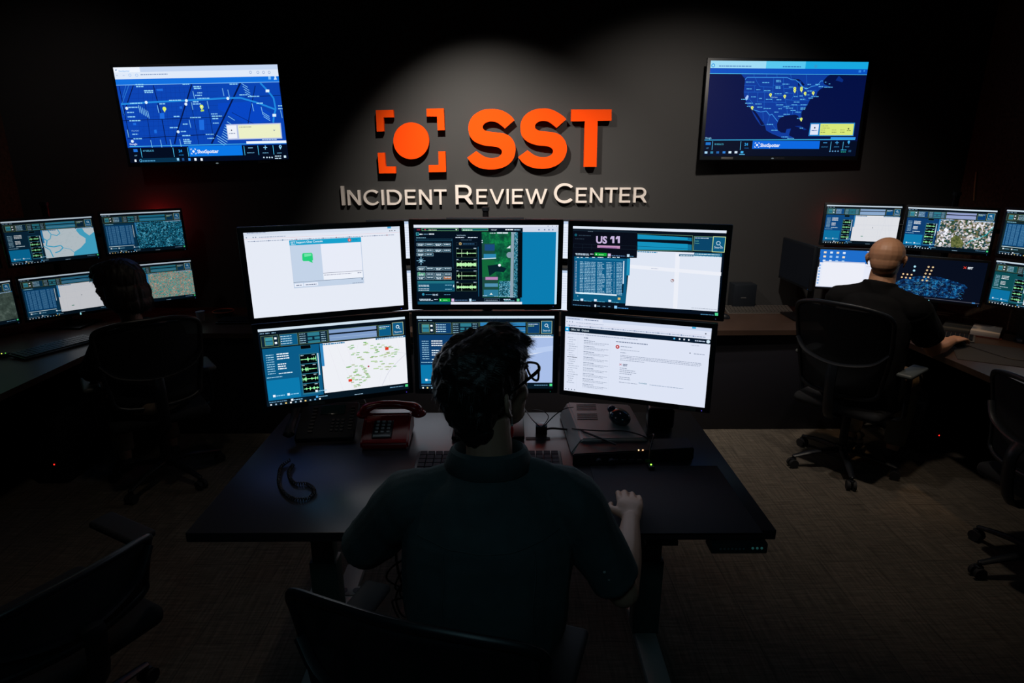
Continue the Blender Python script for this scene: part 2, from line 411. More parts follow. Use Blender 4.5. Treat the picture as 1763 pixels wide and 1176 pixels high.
        for (u,v) in cl:
            for k in range(4):
                a,b=u+rnd.uniform(-.025,.025),v+rnd.uniform(-.025,.025)
                s.r01(a,b,a+.022,b+.012,rnd.choice(('#9cc88e','#b9d6a4','#a8b98a','#7fb878')),4+rnd.random())
        s.r01(.843,.385,.868,.425,'#e03a20',6); s.r01(.565,.765,.59,.8,'#e03a20',6); s.circ(.715,.62,.007,'#b04050',6,8,uv=True)
    elif mp=='road':
        s.poly_uv([(.6,.56),(.995,.40),(.995,.46),(.6,.62)],'#dfe6f4',3)
    # task bar
    s.r01(0,.93,1,1,'#051521',3); s.dash(.015,.955,.12,.016,'#5f8fb0',4,uv=True,rnd=rnd)
    for u,c in ((.16,'#e8f4ff'),(.33,'#4fb0f0')): s.r01(u,.935,u+.016,.962,c,5); s.dash(u+.02,.957,.06,.014,'#8fc8e8',5,uv=True,rnd=rnd)
    for k in range(11): s.r01(.02+.033*k,.973,.031+.033*k,.992,rnd.choice(('#dfe8f0','#8fb0c8','#f0d080','#6fb0e0','#ffffff')),5)
    s.r01(.975,.932,.995,.965,'#4fe08a',5); s.dash(.86,.955,.1,.014,'#6f9fc0',5,uv=True,rnd=rnd); s.dash(.6,.99,.06,.012,'#9fc0d8',5,uv=True,rnd=rnd)
# ============================================================ THE ROOM
def wallmat():
    m,n,l,b=nt('wall_paint'); tc=n.new('ShaderNodeTexCoord'); t=n.new('ShaderNodeTexNoise'); t.inputs['Scale'].default_value=1.2; t.inputs['Detail'].default_value=6
    l.new(tc.outputs['Object'],t.inputs['Vector']); r=n.new('ShaderNodeValToRGB'); r.color_ramp.elements[0].color=(.040,.041,.042,1); r.color_ramp.elements[1].color=(.052,.053,.054,1)
    l.new(t.outputs['Fac'],r.inputs[0]); l.new(r.outputs[0],b.inputs['Base Color']); b.inputs['Roughness'].default_value=.6; b.inputs['Specular IOR Level'].default_value=.25
    t2=n.new('ShaderNodeTexNoise'); t2.inputs['Scale'].default_value=180; l.new(tc.outputs['Object'],t2.inputs['Vector'])
    bp=n.new('ShaderNodeBump'); bp.inputs['Strength'].default_value=.12; bp.inputs['Distance'].default_value=.002; l.new(t2.outputs['Fac'],bp.inputs['Height']); l.new(bp.outputs['Normal'],b.inputs['Normal']); return m
def feltmat():
    m,n,l,b=nt('acoustic_felt'); tc=n.new('ShaderNodeTexCoord'); t=n.new('ShaderNodeTexNoise'); t.inputs['Scale'].default_value=42; t.inputs['Detail'].default_value=8; t.inputs['Roughness'].default_value=.8
    l.new(tc.outputs['Object'],t.inputs['Vector']); r=n.new('ShaderNodeValToRGB'); r.color_ramp.elements[0].position=.35; r.color_ramp.elements[1].position=.7
    r.color_ramp.elements[0].color=(.035,.026,.018,1); r.color_ramp.elements[1].color=(.15,.11,.07,1); l.new(t.outputs['Fac'],r.inputs[0]); l.new(r.outputs[0],b.inputs['Base Color']); b.inputs['Roughness'].default_value=.95
    bp=n.new('ShaderNodeBump'); bp.inputs['Strength'].default_value=.6; bp.inputs['Distance'].default_value=.004; l.new(t.outputs['Fac'],bp.inputs['Height']); l.new(bp.outputs['Normal'],b.inputs['Normal']); return m
def carpetmat():
    m,n,l,b=nt('carpet'); tc=n.new('ShaderNodeTexCoord')
    mp=n.new('ShaderNodeMapping'); mp.inputs['Scale'].default_value=(5,60,1); l.new(tc.outputs['Object'],mp.inputs[0])
    t=n.new('ShaderNodeTexNoise'); t.inputs['Scale'].default_value=1.6; t.inputs['Detail'].default_value=6; l.new(mp.outputs[0],t.inputs['Vector'])
    mp2=n.new('ShaderNodeMapping'); mp2.inputs['Scale'].default_value=(70,4,1); l.new(tc.outputs['Object'],mp2.inputs[0])
    t2=n.new('ShaderNodeTexNoise'); t2.inputs['Scale'].default_value=1.4; t2.inputs['Detail'].default_value=3; l.new(mp2.outputs[0],t2.inputs['Vector'])
    mx=n.new('ShaderNodeMath'); mx.operation='MULTIPLY'; l.new(t.outputs['Fac'],mx.inputs[0]); l.new(t2.outputs['Fac'],mx.inputs[1])
    r=n.new('ShaderNodeValToRGB'); r.color_ramp.elements[0].position=.1; r.color_ramp.elements[1].position=.42
    r.color_ramp.elements[0].color=(.045,.036,.028,1); r.color_ramp.elements[1].color=(.14,.115,.09,1)
    l.new(mx.outputs[0],r.inputs[0])
    br=n.new('ShaderNodeTexBrick'); br.offset=.5; br.inputs['Scale'].default_value=1; br.inputs['Brick Width'].default_value=1.0; br.inputs['Row Height'].default_value=.25; br.inputs['Mortar Size'].default_value=.0025
    br.inputs['Color1'].default_value=(1,1,1,1); br.inputs['Color2'].default_value=(.82,.84,.84,1); br.inputs['Mortar'].default_value=(.55,.55,.55,1)
    mr=n.new('ShaderNodeMapping'); mr.inputs['Rotation'].default_value=(0,0,R(90)); l.new(tc.outputs['Object'],mr.inputs[0]); l.new(mr.outputs[0],br.inputs['Vector'])
    ml=n.new('ShaderNodeMix'); ml.data_type='RGBA'; ml.blend_type='MULTIPLY'; ml.inputs[0].default_value=1; l.new(r.outputs[0],ml.inputs[6]); l.new(br.outputs[0],ml.inputs[7])
    l.new(ml.outputs[2],b.inputs['Base Color']); b.inputs['Roughness'].default_value=.95
    bp=n.new('ShaderNodeBump'); bp.inputs['Strength'].default_value=.5; bp.inputs['Distance'].default_value=.004; l.new(t.outputs['Fac'],bp.inputs['Height']); l.new(bp.outputs['Normal'],b.inputs['Normal']); return m
WY=4.65; XL=-3.60; XR=3.38
struct('floor',MB().box((-.1,1.6,-.05),(7.4,7.2,.1)),carpetmat())
struct('wall_back',MB().box((-.1,WY+.05,1.55),(7.4,.1,3.1)),wallmat())
felt=feltmat()
struct('wall_left',MB().box((XL-.05,1.6,1.55),(.1,6.1,3.1)),felt)
struct('wall_right',MB().box((XR+.05,1.6,1.55),(.1,6.1,3.1)),felt)
struct('ceiling',MB().box((-.1,1.6,3.15),(7.4,7.2,.1)),mat('ceiling_paint',(.02,.02,.022),.9))
struct('wall_rear',MB().box((-.1,-1.5,1.55),(7.4,.1,3.1)),mat('rear_wall',(.03,.03,.032),.9))
# loose wires hanging at the corner of the right wall
tag(MB().tube([(3.372,4.52,1.77),(3.366,4.5,1.68),(3.368,4.49,1.61),(3.371,4.485,1.57)],.0045,mat('pale_cord',(.6,.42,.2),.4),smooth=5).obj('cord'),'short pale cord hanging in the right wall corner above the monitors','cord')
tag(MB().tube([(XR-.012,4.1,2.95),(XR-.012,4.02,2.88),(XR-.012,3.98,2.78),(XR-.012,3.99,2.68)],.004,mat('pale_cord2',(.35,.3,.25),.5),smooth=5).obj('cord'),'thin pale cord high on the right wall near the ceiling','cord')
# ------------------------------------------------------------ wall sign (positions measured on the wall plane)
def wp(px,py,Y):
    f,th,ya=1050.,.2895,.00796
    X=(px-881.5)/f; u=-(py-588)/f; y=math.cos(th)+u*math.sin(th); z=-math.sin(th)+u*math.cos(th); c,s=math.cos(ya),math.sin(ya)
    a,b=X*c+y*s,-X*s+y*c; k=Y/b; return (a*k,1.852+z*k)
def smoothpoly(pts,sharp,n=5):
    # closed Catmull-Rom outline, corners listed in sharp stay sharp
    N=len(pts); out=[]
    for i in range(N):
        b,c=pts[i],pts[(i+1)%N]
        a=b if i in sharp else pts[i-1]; d=c if (i+1)%N in sharp else pts[(i+2)%N]
        if i in sharp and (i+1)%N in sharp: out.append(b); continue
        for k in range(n):
            t=k/n; out.append(tuple(.5*((2*b[j])+(c[j]-a[j])*t+(2*a[j]-5*b[j]+4*c[j]-d[j])*t*t+(3*b[j]-3*c[j]+d[j]-a[j])*t**3) for j in(0,1)))
    return out
YF=WY-.055
def sign(poly,name,label,mt,y0=YF,y1=WY-.02,grp=None,cat='sign'):
    mb=MB().prism(poly,y0,y1,mt); xs=[p[0] for p in poly]; zs=[p[1] for p in poly]
    cx,cz=sum(xs)/len(xs),sum(zs)/len(zs)
    from mathutils.geometry import tessellate_polygon
    tr=tessellate_polygon([[Vector((x,0,z)) for x,z in poly]])
    best=max(tr,key=lambda t:abs((poly[t[1]][0]-poly[t[0]][0])*(poly[t[2]][1]-poly[t[0]][1])-(poly[t[2]][0]-poly[t[0]][0])*(poly[t[1]][1]-poly[t[0]][1])))
    px=sum(poly[i][0] for i in best)/3; pz=sum(poly[i][1] for i in best)/3
    o=mb.obj(name,None,smooth=False); tag(o,label,cat,grp)
    MB().cyl((px,(y1+WY)/2,pz),.006,WY-y1+.004,M['black_metal'],rot=(R(90),0,0),n=10).obj('standoff_pin',o)
    return o
def z3(x,y): return wp(570+x*.31764,170+y*.31746,YF)
def z4(x,y): return wp(780+x*.16449,160+y*.16447,YF)
G='orange focus brackets of the wall logo'
for nm,lb,pts in (('a','orange corner bracket at the upper left of the wall logo',[(242,62),(337,60),(340,101),(284,101),(287,177),(248,178)]),
 ('b','orange corner bracket at the upper right of the wall logo',[(517,54),(611,52),(616,170),(577,171),(574,96),(518,96)]),
 ('c','orange corner bracket at the lower left of the wall logo',[(252,293),(290,292),(295,367),(350,367),(351,404),(260,405)]),
 ('d','orange corner bracket at the lower right of the wall logo',[(581,286),(620,285),(623,397),(530,399),(529,360),(583,359)])):
    sign([z3(*p) for p in pts],'sign_bracket',lb,M['orange'],grp=G)
cx,cy=434,228
sign([z3(cx+97*math.cos(-k*math.pi/24),cy+100*math.sin(-k*math.pi/24)) for k in range(48)],'sign_disc','round orange disc inside the four corner brackets of the wall logo',M['orange'])
S1=[(642,285),(610,245),(548,200),(480,175),(400,168),(310,178),(225,225),(175,290),(160,370),(178,455),(235,515),(330,550),(420,560),(470,570),(508,600),(505,640),(470,670),(400,682),(320,662),(242,608),(148,678),(200,740),(280,785),(370,800),(470,795),(560,762),(625,700),(652,620),(648,540),(610,470),(550,430),(470,415),(380,405),(330,390),(310,360),(325,325),(360,304),(410,298),(470,315),(543,372)]
S2=[(1186,275),(1150,240),(1080,195),(1010,168),(940,162),(850,175),(765,222),(717,290),(705,365),(722,450),(780,510),(870,545),(960,555),(1010,565),(1045,595),(1043,632),(1005,662),(940,672),(860,655),(780,600),(681,672),(735,735),(810,775),(900,793),(1000,788),(1095,752),(1160,690),(1190,610),(1186,535),(1145,462),(1085,422),(1010,408),(920,398),(875,383),(857,355),(870,320),(905,298),(950,292),(1010,308),(1084,366)]
sh={0,19,20,39}
sign([z4(*p) for p in smoothpoly(S1,sh)],'sign_letter','orange letter S right of the logo disc, first of the big letters',M['orange'],grp='big orange letters on the wall')
sign([z4(*p) for p in smoothpoly(S2,sh)],'sign_letter','orange letter S in the middle of the big letters, beside the T',M['orange'],grp='big orange letters on the wall')
sign([z4(*p) for p in ((1238,173),(1660,172),(1659,290),(1514,292),(1502,774),(1370,775),(1380,296),(1236,298))],'sign_letter','orange letter T at the right end of the big letters',M['orange'],grp='big orange letters on the wall')
def arc(cx,cz,rx,rz,a0,a1,n=18): return [(cx+rx*math.cos(R(a0+(a1-a0)*i/n)),cz+rz*math.sin(R(a0+(a1-a0)*i/n))) for i in range(n+1)]
GL_={'I':[(0,0),(0,1),(.14,1),(.14,0)],
'N':[(0,0),(0,1),(.13,1),(.64,.24),(.64,1),(.78,1),(.78,0),(.65,0),(.14,.76),(.14,0)],
'E':[(0,0),(0,1),(.66,1),(.66,.87),(.14,.87),(.14,.57),(.60,.57),(.60,.44),(.14,.44),(.14,.13),(.67,.13),(.67,0)],
'T':[(0,.87),(0,1),(.78,1),(.78,.87),(.46,.87),(.46,0),(.32,0),(.32,.87)],
'V':[(0,1),(.155,1),(.45,.20),(.745,1),(.90,1),(.515,0),(.385,0)],
'W':[(0,1),(.15,1),(.37,.22),(.61,1),(.73,1),(.97,.22),(1.19,1),(1.34,1),(1.035,0),(.905,0),(.67,.74),(.435,0),(.305,0)],
'C':arc(.52,.5,.52,.515,42,318,26)+arc(.52,.5,.385,.385,318,42,22),
'D':[(0,.5),(0,1),(.38,1)]+arc(.38,.5,.52,.5,90,-90)[1:-1]+[(.38,0),(0,0),(0,.499),(.14,.499),(.14,.13),(.38,.13)]+arc(.38,.5,.38,.37,-90,90)[1:-1]+[(.38,.87),(.14,.87),(.14,.5)],
'R':[(0,.66),(0,1),(.43,1)]+arc(.43,.665,.34,.335,90,-58,12)[1:]+[(.83,0),(.66,0),(.42,.33),(.14,.33),(.14,0),(0,0),(0,.659),(.14,.659),(.14,.455),(.43,.455)]+arc(.43,.665,.205,.21,-90,90,10)[1:-1]+[(.43,.875),(.14,.875),(.14,.66)]}
def caps(word,px0,px1,base0,base1,hbig,hsm,wlabel):
    # raised letters laid along the wall between two measured points
    x=0;items=[]
    for i,ch in enumerate(word):
        g=GL_[ch]; k=1. if i==0 else hsm/hbig; w=max(p[0] for p in g)
        if ch in 'TVW' and i: x-=.05
        items.append((ch,g,x,k)); x+=w*k+.155-(.05 if ch in 'TVW' else 0)
    W=items[-1][2]+max(p[0] for p in items[-1][1])*items[-1][3]
    (ax,az),(bx,bz)=wp(px0,base0,WY-.03),wp(px1,base1,WY-.03); H=(wp(px0,base0-hbig,WY-.03)[1]-az); sx=(bx-ax)/W
    for i,(ch,g,x,k) in enumerate(items):
        ox=ax+x*sx; oz=az+(bz-az)*x/W
        o=MB().prism([(ox+a*k*sx,oz+b*k*H) for a,b in g],WY-.030,WY-.0005,M['white_paint']).obj('sign_letter',None,smooth=False)
        pos=('first','second','third','fourth','fifth','sixth','seventh')[i] if i<len(word)-1 else 'last'
        tag(o,'white raised letter %s, %s letter of the wall word %s'%(ch,pos,wlabel),'sign','white letters of the wall word '+wlabel)
caps('INCIDENT',588.5,769.5,353.5,352.3,33,26,'INCIDENT')
caps('REVIEW',784.5,942,352,351,33.5,26,'REVIEW')
caps('CENTER',953.5,1113.5,349.5,348.8,33.5,26,'CENTER')
# ============================================================ DISPLAYS
def display(name,label,cat,c,yaw,roll,tilt,w,h,side,top,bot,depth,group=None,tv=False):
    Rm=Matrix.Rotation(yaw,4,'Z')@Matrix.Rotation(-tilt,4,'X')@Matrix.Rotation(roll,4,'Y')
    t=thing(name,label,cat,c,group=group); t.rotation_euler=Rm.to_euler()
    W,H=w+2*side,h+top+bot; zc=(top-bot)/2
    mb=MB(); mb.box((0,.0115,zc),(W,.0215,H),M['bezel'],bev=.004)
    mb.obj('front_bezel',t)
    b=MB(); b.box((0,.020+depth*.25,zc),(W*.97,depth*.5,H*.95),M['black_plastic'],bev=.008); b.box((0,.02+depth*.6,zc-H*.05),(W*.6,depth*.8,H*.6),M['black_plastic'],bev=.012)
    for k in range(9): b.box((0,.021+depth*1.0,zc-H*.05+(k-4)*H*.05),(W*.4,.004,H*.015),M['dark_plastic'])
    b.obj('back_shell',t)
    return t
def led(t,x,z,c,s=1.,r=.0018): MB().ell((x,-.002,z),(r,.0012,r),emit(c,s),n=8).obj('power_light',t)
def brand(t,x,z,word,h=.006,c=(.12,.13,.15)):
    V,F,W=glyphs(word,.01); mb=MB(); mt=mat('logo_print',c,.4)
    vs=[mb.bm.verts.new((x-W*h/2+a*h,-.0012,z+b*h)) for a,b in V]
    for f in F:
        try: mb.bm.faces.new([vs[i] for i in f])
        except ValueError: pass
    mb.mi(mt); mb.obj('brand_mark',t,smooth=False)
MON={}
B24=dict(w=.531,h=.299,side=.0195,top=.0185,bot=.0215,depth=.05)
B22=dict(w=.483,h=.2717,side=.014,top=.015,bot=.017,depth=.045)
def mon(key,label,c,a,r,t,kw,group): MON[key]=display('monitor',label,'monitor',c,R(a),R(r),R(t),group=group,**kw); return MON[key]
GC='six big monitors on the centre desk'
mon('UL','big monitor on the centre desk, upper left, white page with a small chat window',(-.644,2.184,1.467),21.4,-.2,-.9,B24,GC)
mon('UC','big monitor on the centre desk, upper middle, waveforms beside a green aerial photo',(-.077,2.267,1.474),.8,.2,-.4,B24,GC)
mon('UR','big monitor on the centre desk, upper right, showing US11 over a blue table',(.494,2.17,1.472),-18.7,-.2,-1.2,B24,GC)
mon('LL','big monitor on the centre desk, lower left, white map full of green markers',(-.648,2.212,1.118),19.6,-.2,0,B24,GC)
mon('LC','big monitor on the centre desk, lower middle, partly behind the seated person\'s head',(-.084,2.283,1.125),.4,.1,.2,B24,GC)
mon('LR','big monitor on the centre desk, lower right, showing a white mail page',(.47,2.152,1.134),-20.9,-.3,.5,B24,GC)
GL='monitors of the left workstation'; GR='monitors of the right workstation'; GB='monitors of the rear workstation'
mon('M1','left workstation monitor, upper row, light blue coast map',(-2.964,4.022,1.35),46.4,-.5,-.6,B22,GL)
mon('M2','left workstation monitor, upper row right end, dark blue aerial picture',(-2.555,4.362,1.366),35.6,-.3,.1,B22,GL)
mon('M3','left workstation monitor, lower row, white map beside the woman\'s face',(-2.97,4.064,.982),46,0,0,B22,GL)
mon('M4','left workstation monitor, lower row right end, reddish green aerial picture behind dark hair',(-2.50,4.30,1.016),36,0,0,B22,GL)
mon('M0','left workstation monitor, lower row left end, cut by the photo edge, grey aerial picture',(-3.303,3.671,.976),62,0,0,B22,GL)
mon('M00','left workstation monitor, upper row left end, only a green sliver in the photo',(-3.312,3.636,1.345),62,0,0,B22,GL)
mon('R1','right workstation monitor, upper row left end, plain white map, above the bald man',(2.536,4.407,1.404),-15.6,.4,-.2,B22,GR)
mon('R2','right workstation monitor, upper row middle, colourful aerial photo with cyan river',(2.915,4.06,1.408),-41,0,0,B22,GR)
mon('R3','right workstation monitor, lower row, white window with blue desktop and icons',(2.485,4.303,1.10),-17,0,0,B22,GR)
mon('R4','right workstation monitor, lower row middle, glowing blue city on black',(2.87,3.985,1.085),-38,0,0,B22,GR)
mon('R5','right workstation monitor, lower row right end, teal panel cut by the photo edge',(3.205,3.60,1.108),-62,0,0,B22,GR)
mon('R0','right workstation monitor, upper row right end, grey table cut by the photo edge',(3.215,3.62,1.42),-62,0,0,B22,GR)
YB=4.08
mon('B1','rear workstation monitor, upper left, top edge just above the centre monitors',(-.655,YB-.05,1.332),13,0,0,B22,GB)
mon('B2','rear workstation monitor, upper middle, top edge just above the centre monitors',(-.145,YB,1.340),0,0,0,B22,GB)
mon('B3','rear workstation monitor, upper right, top edge just above the centre monitors',(.365,YB-.05,1.332),-13,0,0,B22,GB)
mon('B4','rear workstation monitor, lower left, seen only through the slit between centre monitors',(-.655,YB-.05,1.01),13,0,0,B22,GB)
mon('B6','rear workstation monitor, lower right, seen only through the slit between centre monitors',(.365,YB-.05,1.01),-13,0,0,B22,GB)
# side monitor with its back to the camera
mon('RX','dark switched off monitor left of the white lower screen of the right workstation',(2.05,4.30,1.15),-91,0,0,B22,GR)
# ---- pictures on the displays -------------------------------------------------
rn=random.Random(3)
# UL chat
s=Scr(.531,.299,[(105,183),(1645,110),(1672,882),(213,1010)],'#e6ebf6')
s.R(105,183,1645,165,'#dfe6f3',1); s.r01(0,0,1,.035,'#d5deee',1.5); s.r01(0,.072,1,.075,'#e2b8c0',2); s.r01(.915,.0,.94,.02,'#3f9fcf',3)
s.dash(140,190,190,10,'#8a98b8'); 
for k,u in enumerate((.005,.045,.06)): s.circ(u+.01,.055,.004,'#7a88a0',4,8,uv=True)
s.dash(.09,.062,.16,.014,'#a8b2c8',4,uv=True); s.dash(.02,.105,.94,.013,'#a9b3c8',4,uv=True)
for k in range(11): s.circ(.06+.085*k,.1,.004,rn.choice(('#30507a','#7080a0','#306090','#a06070')),5,8,uv=True)
for u in (.93,.945,.965): s.circ(u,.05,.004,'#40485a',4,8,uv=True)
a,b=s.f((553,255)),s.f((1283,668)); c_=s.f((595,720)); 
u0,v0,u1,v1=a[0],a[1],s.f((1260,222))[0],c_[1]
s.r01(u0,v0,u1,v1,'#b9c6dc',2); s.r01(u0+.002,v0,u1-.002,v1-.003,'#c3d3e8',3); s.r01(u0,v0,u1,v0+.058,'#17a0cc',4)
s.text(u0+.008,v0+.036,'SST Support Chat Console',.024,'#eafaff',5,.01,uv=True); s.dash(u0+.008,v0+.052,.03,.01,'#bfe6f4',5,uv=True)
s.circ(u0+.385,v0+.028,.012,'#c05050',6,10,uv=True); s.circ(u0+.385,v0+.028,.006,'#e8c0b8',7,8,uv=True)
for k in range(3): s.circ(u0+.41+.012*k,v0+.028,.003,'#0c5070',6,6,uv=True)
s.r01(u0+.195,v0+.06,u1-.005,v1-.16,'#e8ecf8',5); s.r01(u0+.195,v1-.155,u1-.005,v1-.075,'#eef2fb',5); s.dash(u0+.2,v1-.13,.18,.012,'#a0a4b8',6,uv=True); s.dash(u1-.04,v1-.13,.025,.012,'#8088a0',6,uv=True)
s.line([(u0+.195,v1-.158),(u1-.005,v1-.158)],.002,'#5a5468',6,uv=True); s.line([(u0,v1-.07),(u1,v1-.07)],.002,'#5a6478',6,uv=True)
s.r01(u0+.005,v1-.055,u0+.06,v1-.015,'#e8eefb',6); s.r01(u0+.065,v1-.055,u0+.155,v1-.015,'#e8eefb',6); s.dash(u0+.015,v1-.028,.035,.013,'#506080',7,uv=True); s.dash(u0+.075,v1-.028,.07,.013,'#506080',7,uv=True)
s.circ(u1-.012,v1-.055,.005,'#50607a',7,8,uv=True); s.dash(u1-.08,v1-.008,.07,.01,'#8894ac',7,uv=True)
bub=[(u0+.078,v0+.155),(u0+.072,v0+.17),(u0+.070,v0+.235),(u0+.076,v0+.25),(u0+.108,v0+.252),(u0+.135,v0+.278),(u0+.131,v0+.25),(u0+.138,v0+.24),(u0+.138,v0+.17),(u0+.132,v0+.155)]
s.poly_uv(bub,'#25d07c',6); s.poly_uv([(u0+.085,v0+.165),(u0+.085,v0+.2),(u0+.13,v0+.19),(u0+.13,v0+.165)],'#6fe6a8',7)
s.build(MON['UL']); led(MON['UL'],.256,-.162,'#2040c0')
# UC
s=Scr(.531,.299,[(133,108),(1655,108),(1630,928),(170,935)],'#04101e')
s.r01(0,0,1,.035,'#dfe6f4',1); s.R(1281,125,1655,180,'#cfd8ea',1.5); s.r01(.74,.085,.985,1,'#0a7cb0',1); s.r01(.985,.085,1,1,'#bfe0f4',1.2)
for x in (1450,1510,1555,1595): s.circ(x,158,7,'#506890',3,8)
for x in (1545,1590,1635): s.circ(x,120,5,'#7a88a8',3,6)
s.box(218,142,605,172,'#6fb87a',3,.0025,'#062030'); s.text(292,166,'Single Gunshot',13,'#d8e8c8',5,.01,wide=.78); s.P([(572,152),(595,152),(583,165)],'#e8f8f0',5); s.P([(245,152),(265,152),(255,166)],'#c04060',5); s.P([(168,152),(205,152),(205,166),(168,166)],'#802030',5)
s.box(640,143,918,172,'#6fb87a',3,.0025,'#0c5a62'); s.dash(652,166,100,13,'#d8f4e0',5); s.text(948,165,'Wilkinsburg99',12,'#d8e8f8',5,.01,wide=.6); s.dash(1098,163,85,15,'#f0f8ff',5); s.dash(1190,163,65,12,'#9fc8e0',5)
s.box(158,188,190,220,'#4fb0b8',4,.0025,'#0f5a70'); s.dash(195,212,35,16,'#e8f4ff'); s.dash(240,210,45,12,'#6f98b8'); s.dash(295,210,55,16,'#e8f4ff'); s.dash(162,246,100,10,'#7fb0c8')
s.box(158,255,538,275,'#2a607c',3,.002); s.R(540,250,552,560,'#123c58',2)
lit='#8fb0c0'
for (x0,y0,n) in ((165,297,4),(165,358,4),(165,400,2),(170,548,4),(172,605,4),(172,643,4)):
    for k in range(n):
        x=x0+k*92; fill='#0c3a50'
        if (x0,y0)==(172,605) and k==0: fill='#0a8a50'
        if (x0,y0)==(172,643) and k==3: fill='#a8602a'
        s.box(x,y0,x+86,y0+33,lit,4,.0022,fill); s.dash(x+14,y0+18,60,11,'#d8ecf8',6); 
        if k%2==0: s.dash(x+20,y0+28,45,9,'#d8ecf8',6)
for k in range(8):
    an=k*math.pi/4; r=46 if k%2==0 else 34; s.line([(212,482),(212+r*math.cos(an),482+r*.95*math.sin(an))],6 if k%2==0 else 4,'#8fd0f0',5)
s.circ(212,482,12,'#c8ecff',6); s.circ(212,482,6,'#0a3050',7)
s.R(178,540,275,545,'#8fb0c0',4); s.R(180,600,205,604,'#5fd08a',4)
s.box(175,690,565,798,'#2f7f8a',3,.0022,'#0c4a66'); s.R(178,693,562,716,'#1f6f80',4)
for y in (738,750,775,790): s.dash(188,y,110,9,'#cfe6f4',5)
s.dash(465,736,70,9,'#8fd0e8',5); s.dash(465,779,70,9,'#8fd0e8',5); s.R(550,730,560,755,'#e0f0fa',5)
s.circ(236,830,14,'#2f8fb0',4); s.dash(262,836,66,11,'#4f90b0'); s.text(334,842,'00:45',20,'#c8e4fa',5,.01); s.dash(455,836,70,11,'#4f90b0')
s.dash(195,884,125,10,'#cfe6f8'); s.dash(200,896,140,10,'#cfe6f8'); s.dash(350,886,36,10,'#cfe6f8'); s.R(402,872,520,904,'#0ea838',4); s.circ(418,888,7,'#e8ffe8',5,8); s.dash(445,892,45,10,'#bfffc8',5)
s.R(532,874,560,902,'#d8b8e0',4); s.dash(568,892,135,10,'#5f88b8'); s.R(718,874,742,902,'#bfe0f4',4); s.dash(750,892,36,10,'#5f98c0'); s.box(875,870,1035,902,'#4f7088',3,.002); s.dash(890,891,125,10,'#8fa8bc')
s.dash(1078,884,70,12,'#cfe6f8'); s.R(1216,872,1243,898,'#5fd09a',4); s.dash(1085,896,110,8,'#5fb0c8'); s.R(525,908,1270,935,'#dfe6f4',3); s.R(178,905,522,933,'#0c4a66',2)
s.text(588,222,'Sensors Participating',13,'#a8c8e0',5,wide=.62); s.dash(575,243,90,11,'#e0f0ff'); s.dash(705,243,100,11,'#e0f0ff'); s.dash(630,268,120,8,'#4f7088'); s.box(580,288,800,322,'#1c3040',3,.002); s.circ(625,304,15,'#b8a070',4); s.circ(625,304,8,'#604828',5); s.dash(652,310,120,12,'#3f6f98')
for y0,y1,am,ba,sp in ((360,445,.8,.09,1),(478,562,.75,.4,3),(595,678,.7,.1,1),(712,795,.8,.28,2)):
    s.box(582,y0,795,y1,'#3a5a48',3,.002,'#010608'); (p,q),(p2,q2)=s.f((586,y0+4)),s.f((793,y1-4)); s.wave(p,q,p2,q2,'#b9f5b0',4,am,rn,sp,ba); s.line([(640,y0+2),(640,y1-2)],2.5,'#cfe8c8',5)
    s.dash(585,y0-6,20,8,'#cfe6f8'); s.dash(765,y0-6,28,8,'#cfe6f8')
s.R(808,335,822,850,'#14506e',3)
# aerial photo
s.R(850,182,1225,860,'#1c4a40',2); s.R(850,182,1160,300,aerial('aerial_trees',[(.3,'#052822'),(.5,'#0c5a3c'),(.62,'#128a4a'),(.75,'#3a8a60')],30),2.5)
s.P([(985,300),(1160,300),(1165,860),(1020,860),(1020,640),(900,520),(900,470),(985,470)],MC['aerial_trees'],2.6); s.P([(852,470),(985,470),(985,520),(1000,640),(855,650)],'#13683a',2.8); s.P([(910,530),(1010,520),(1110,560),(1080,600),(1000,590),(930,640)],'#06222a',3)
s.R(880,310,985,375,'#1a4a7c',3); s.R(870,410,1000,455,'#2c86b0',3); s.P([(852,455),(1000,448),(1000,458),(852,465)],'#cfe8f0',3.2)
s.R(888,648,1018,678,'#b884b8',3.4); s.R(880,715,1020,750,'#4f8fb0',3.4); s.R(870,780,1025,850,'#2a7898',3.3); s.P([(930,832),(965,832),(948,812)],'#e8f0e8',4)
s.P([(1160,182),(1190,182),(1178,860),(1145,860)],'#8aa0b0',3.3); s.P([(1192,182),(1228,182),(1222,860),(1182,860)],aerial('aerial_roofs',[(.35,'#06303c'),(.5,'#1c6f88'),(.65,'#5fa8c0'),(.8,'#cfe4ec')],40,kind='blocks'),3.2)
s.P([(1110,350),(1150,320),(1150,350)],'#dfe8f0',4); s.circ(1140,420,32,'#7f98a8',3.5); s.R(1030,690,1160,855,MC['aerial_roofs'],3.1)
s.circ(1036,526,15,'#f0f6ff',6); s.R(1228,182,1270,860,'#020a12',3); s.dash(980,850,210,8,'#9fd0e8',5); s.dash(860,845,50,10,'#9fd0e8',5); s.R(1010,184,1065,198,'#d8e8f0',5); s.R(1070,184,1125,198,'#d8e8f0',5); s.dash(935,196,65,9,'#d8e8f0',5)
for y in (270,290): s.circ(855,y,6,'#cfe6f8',6,8)
s.circ(1165,190,5,'#cfe6f8',6,6);s.circ(1198,190,6,'#cfe6f8',6,6)
s.build(MON['UC']); led(MON['UC'],.253,-.158,'#203070')
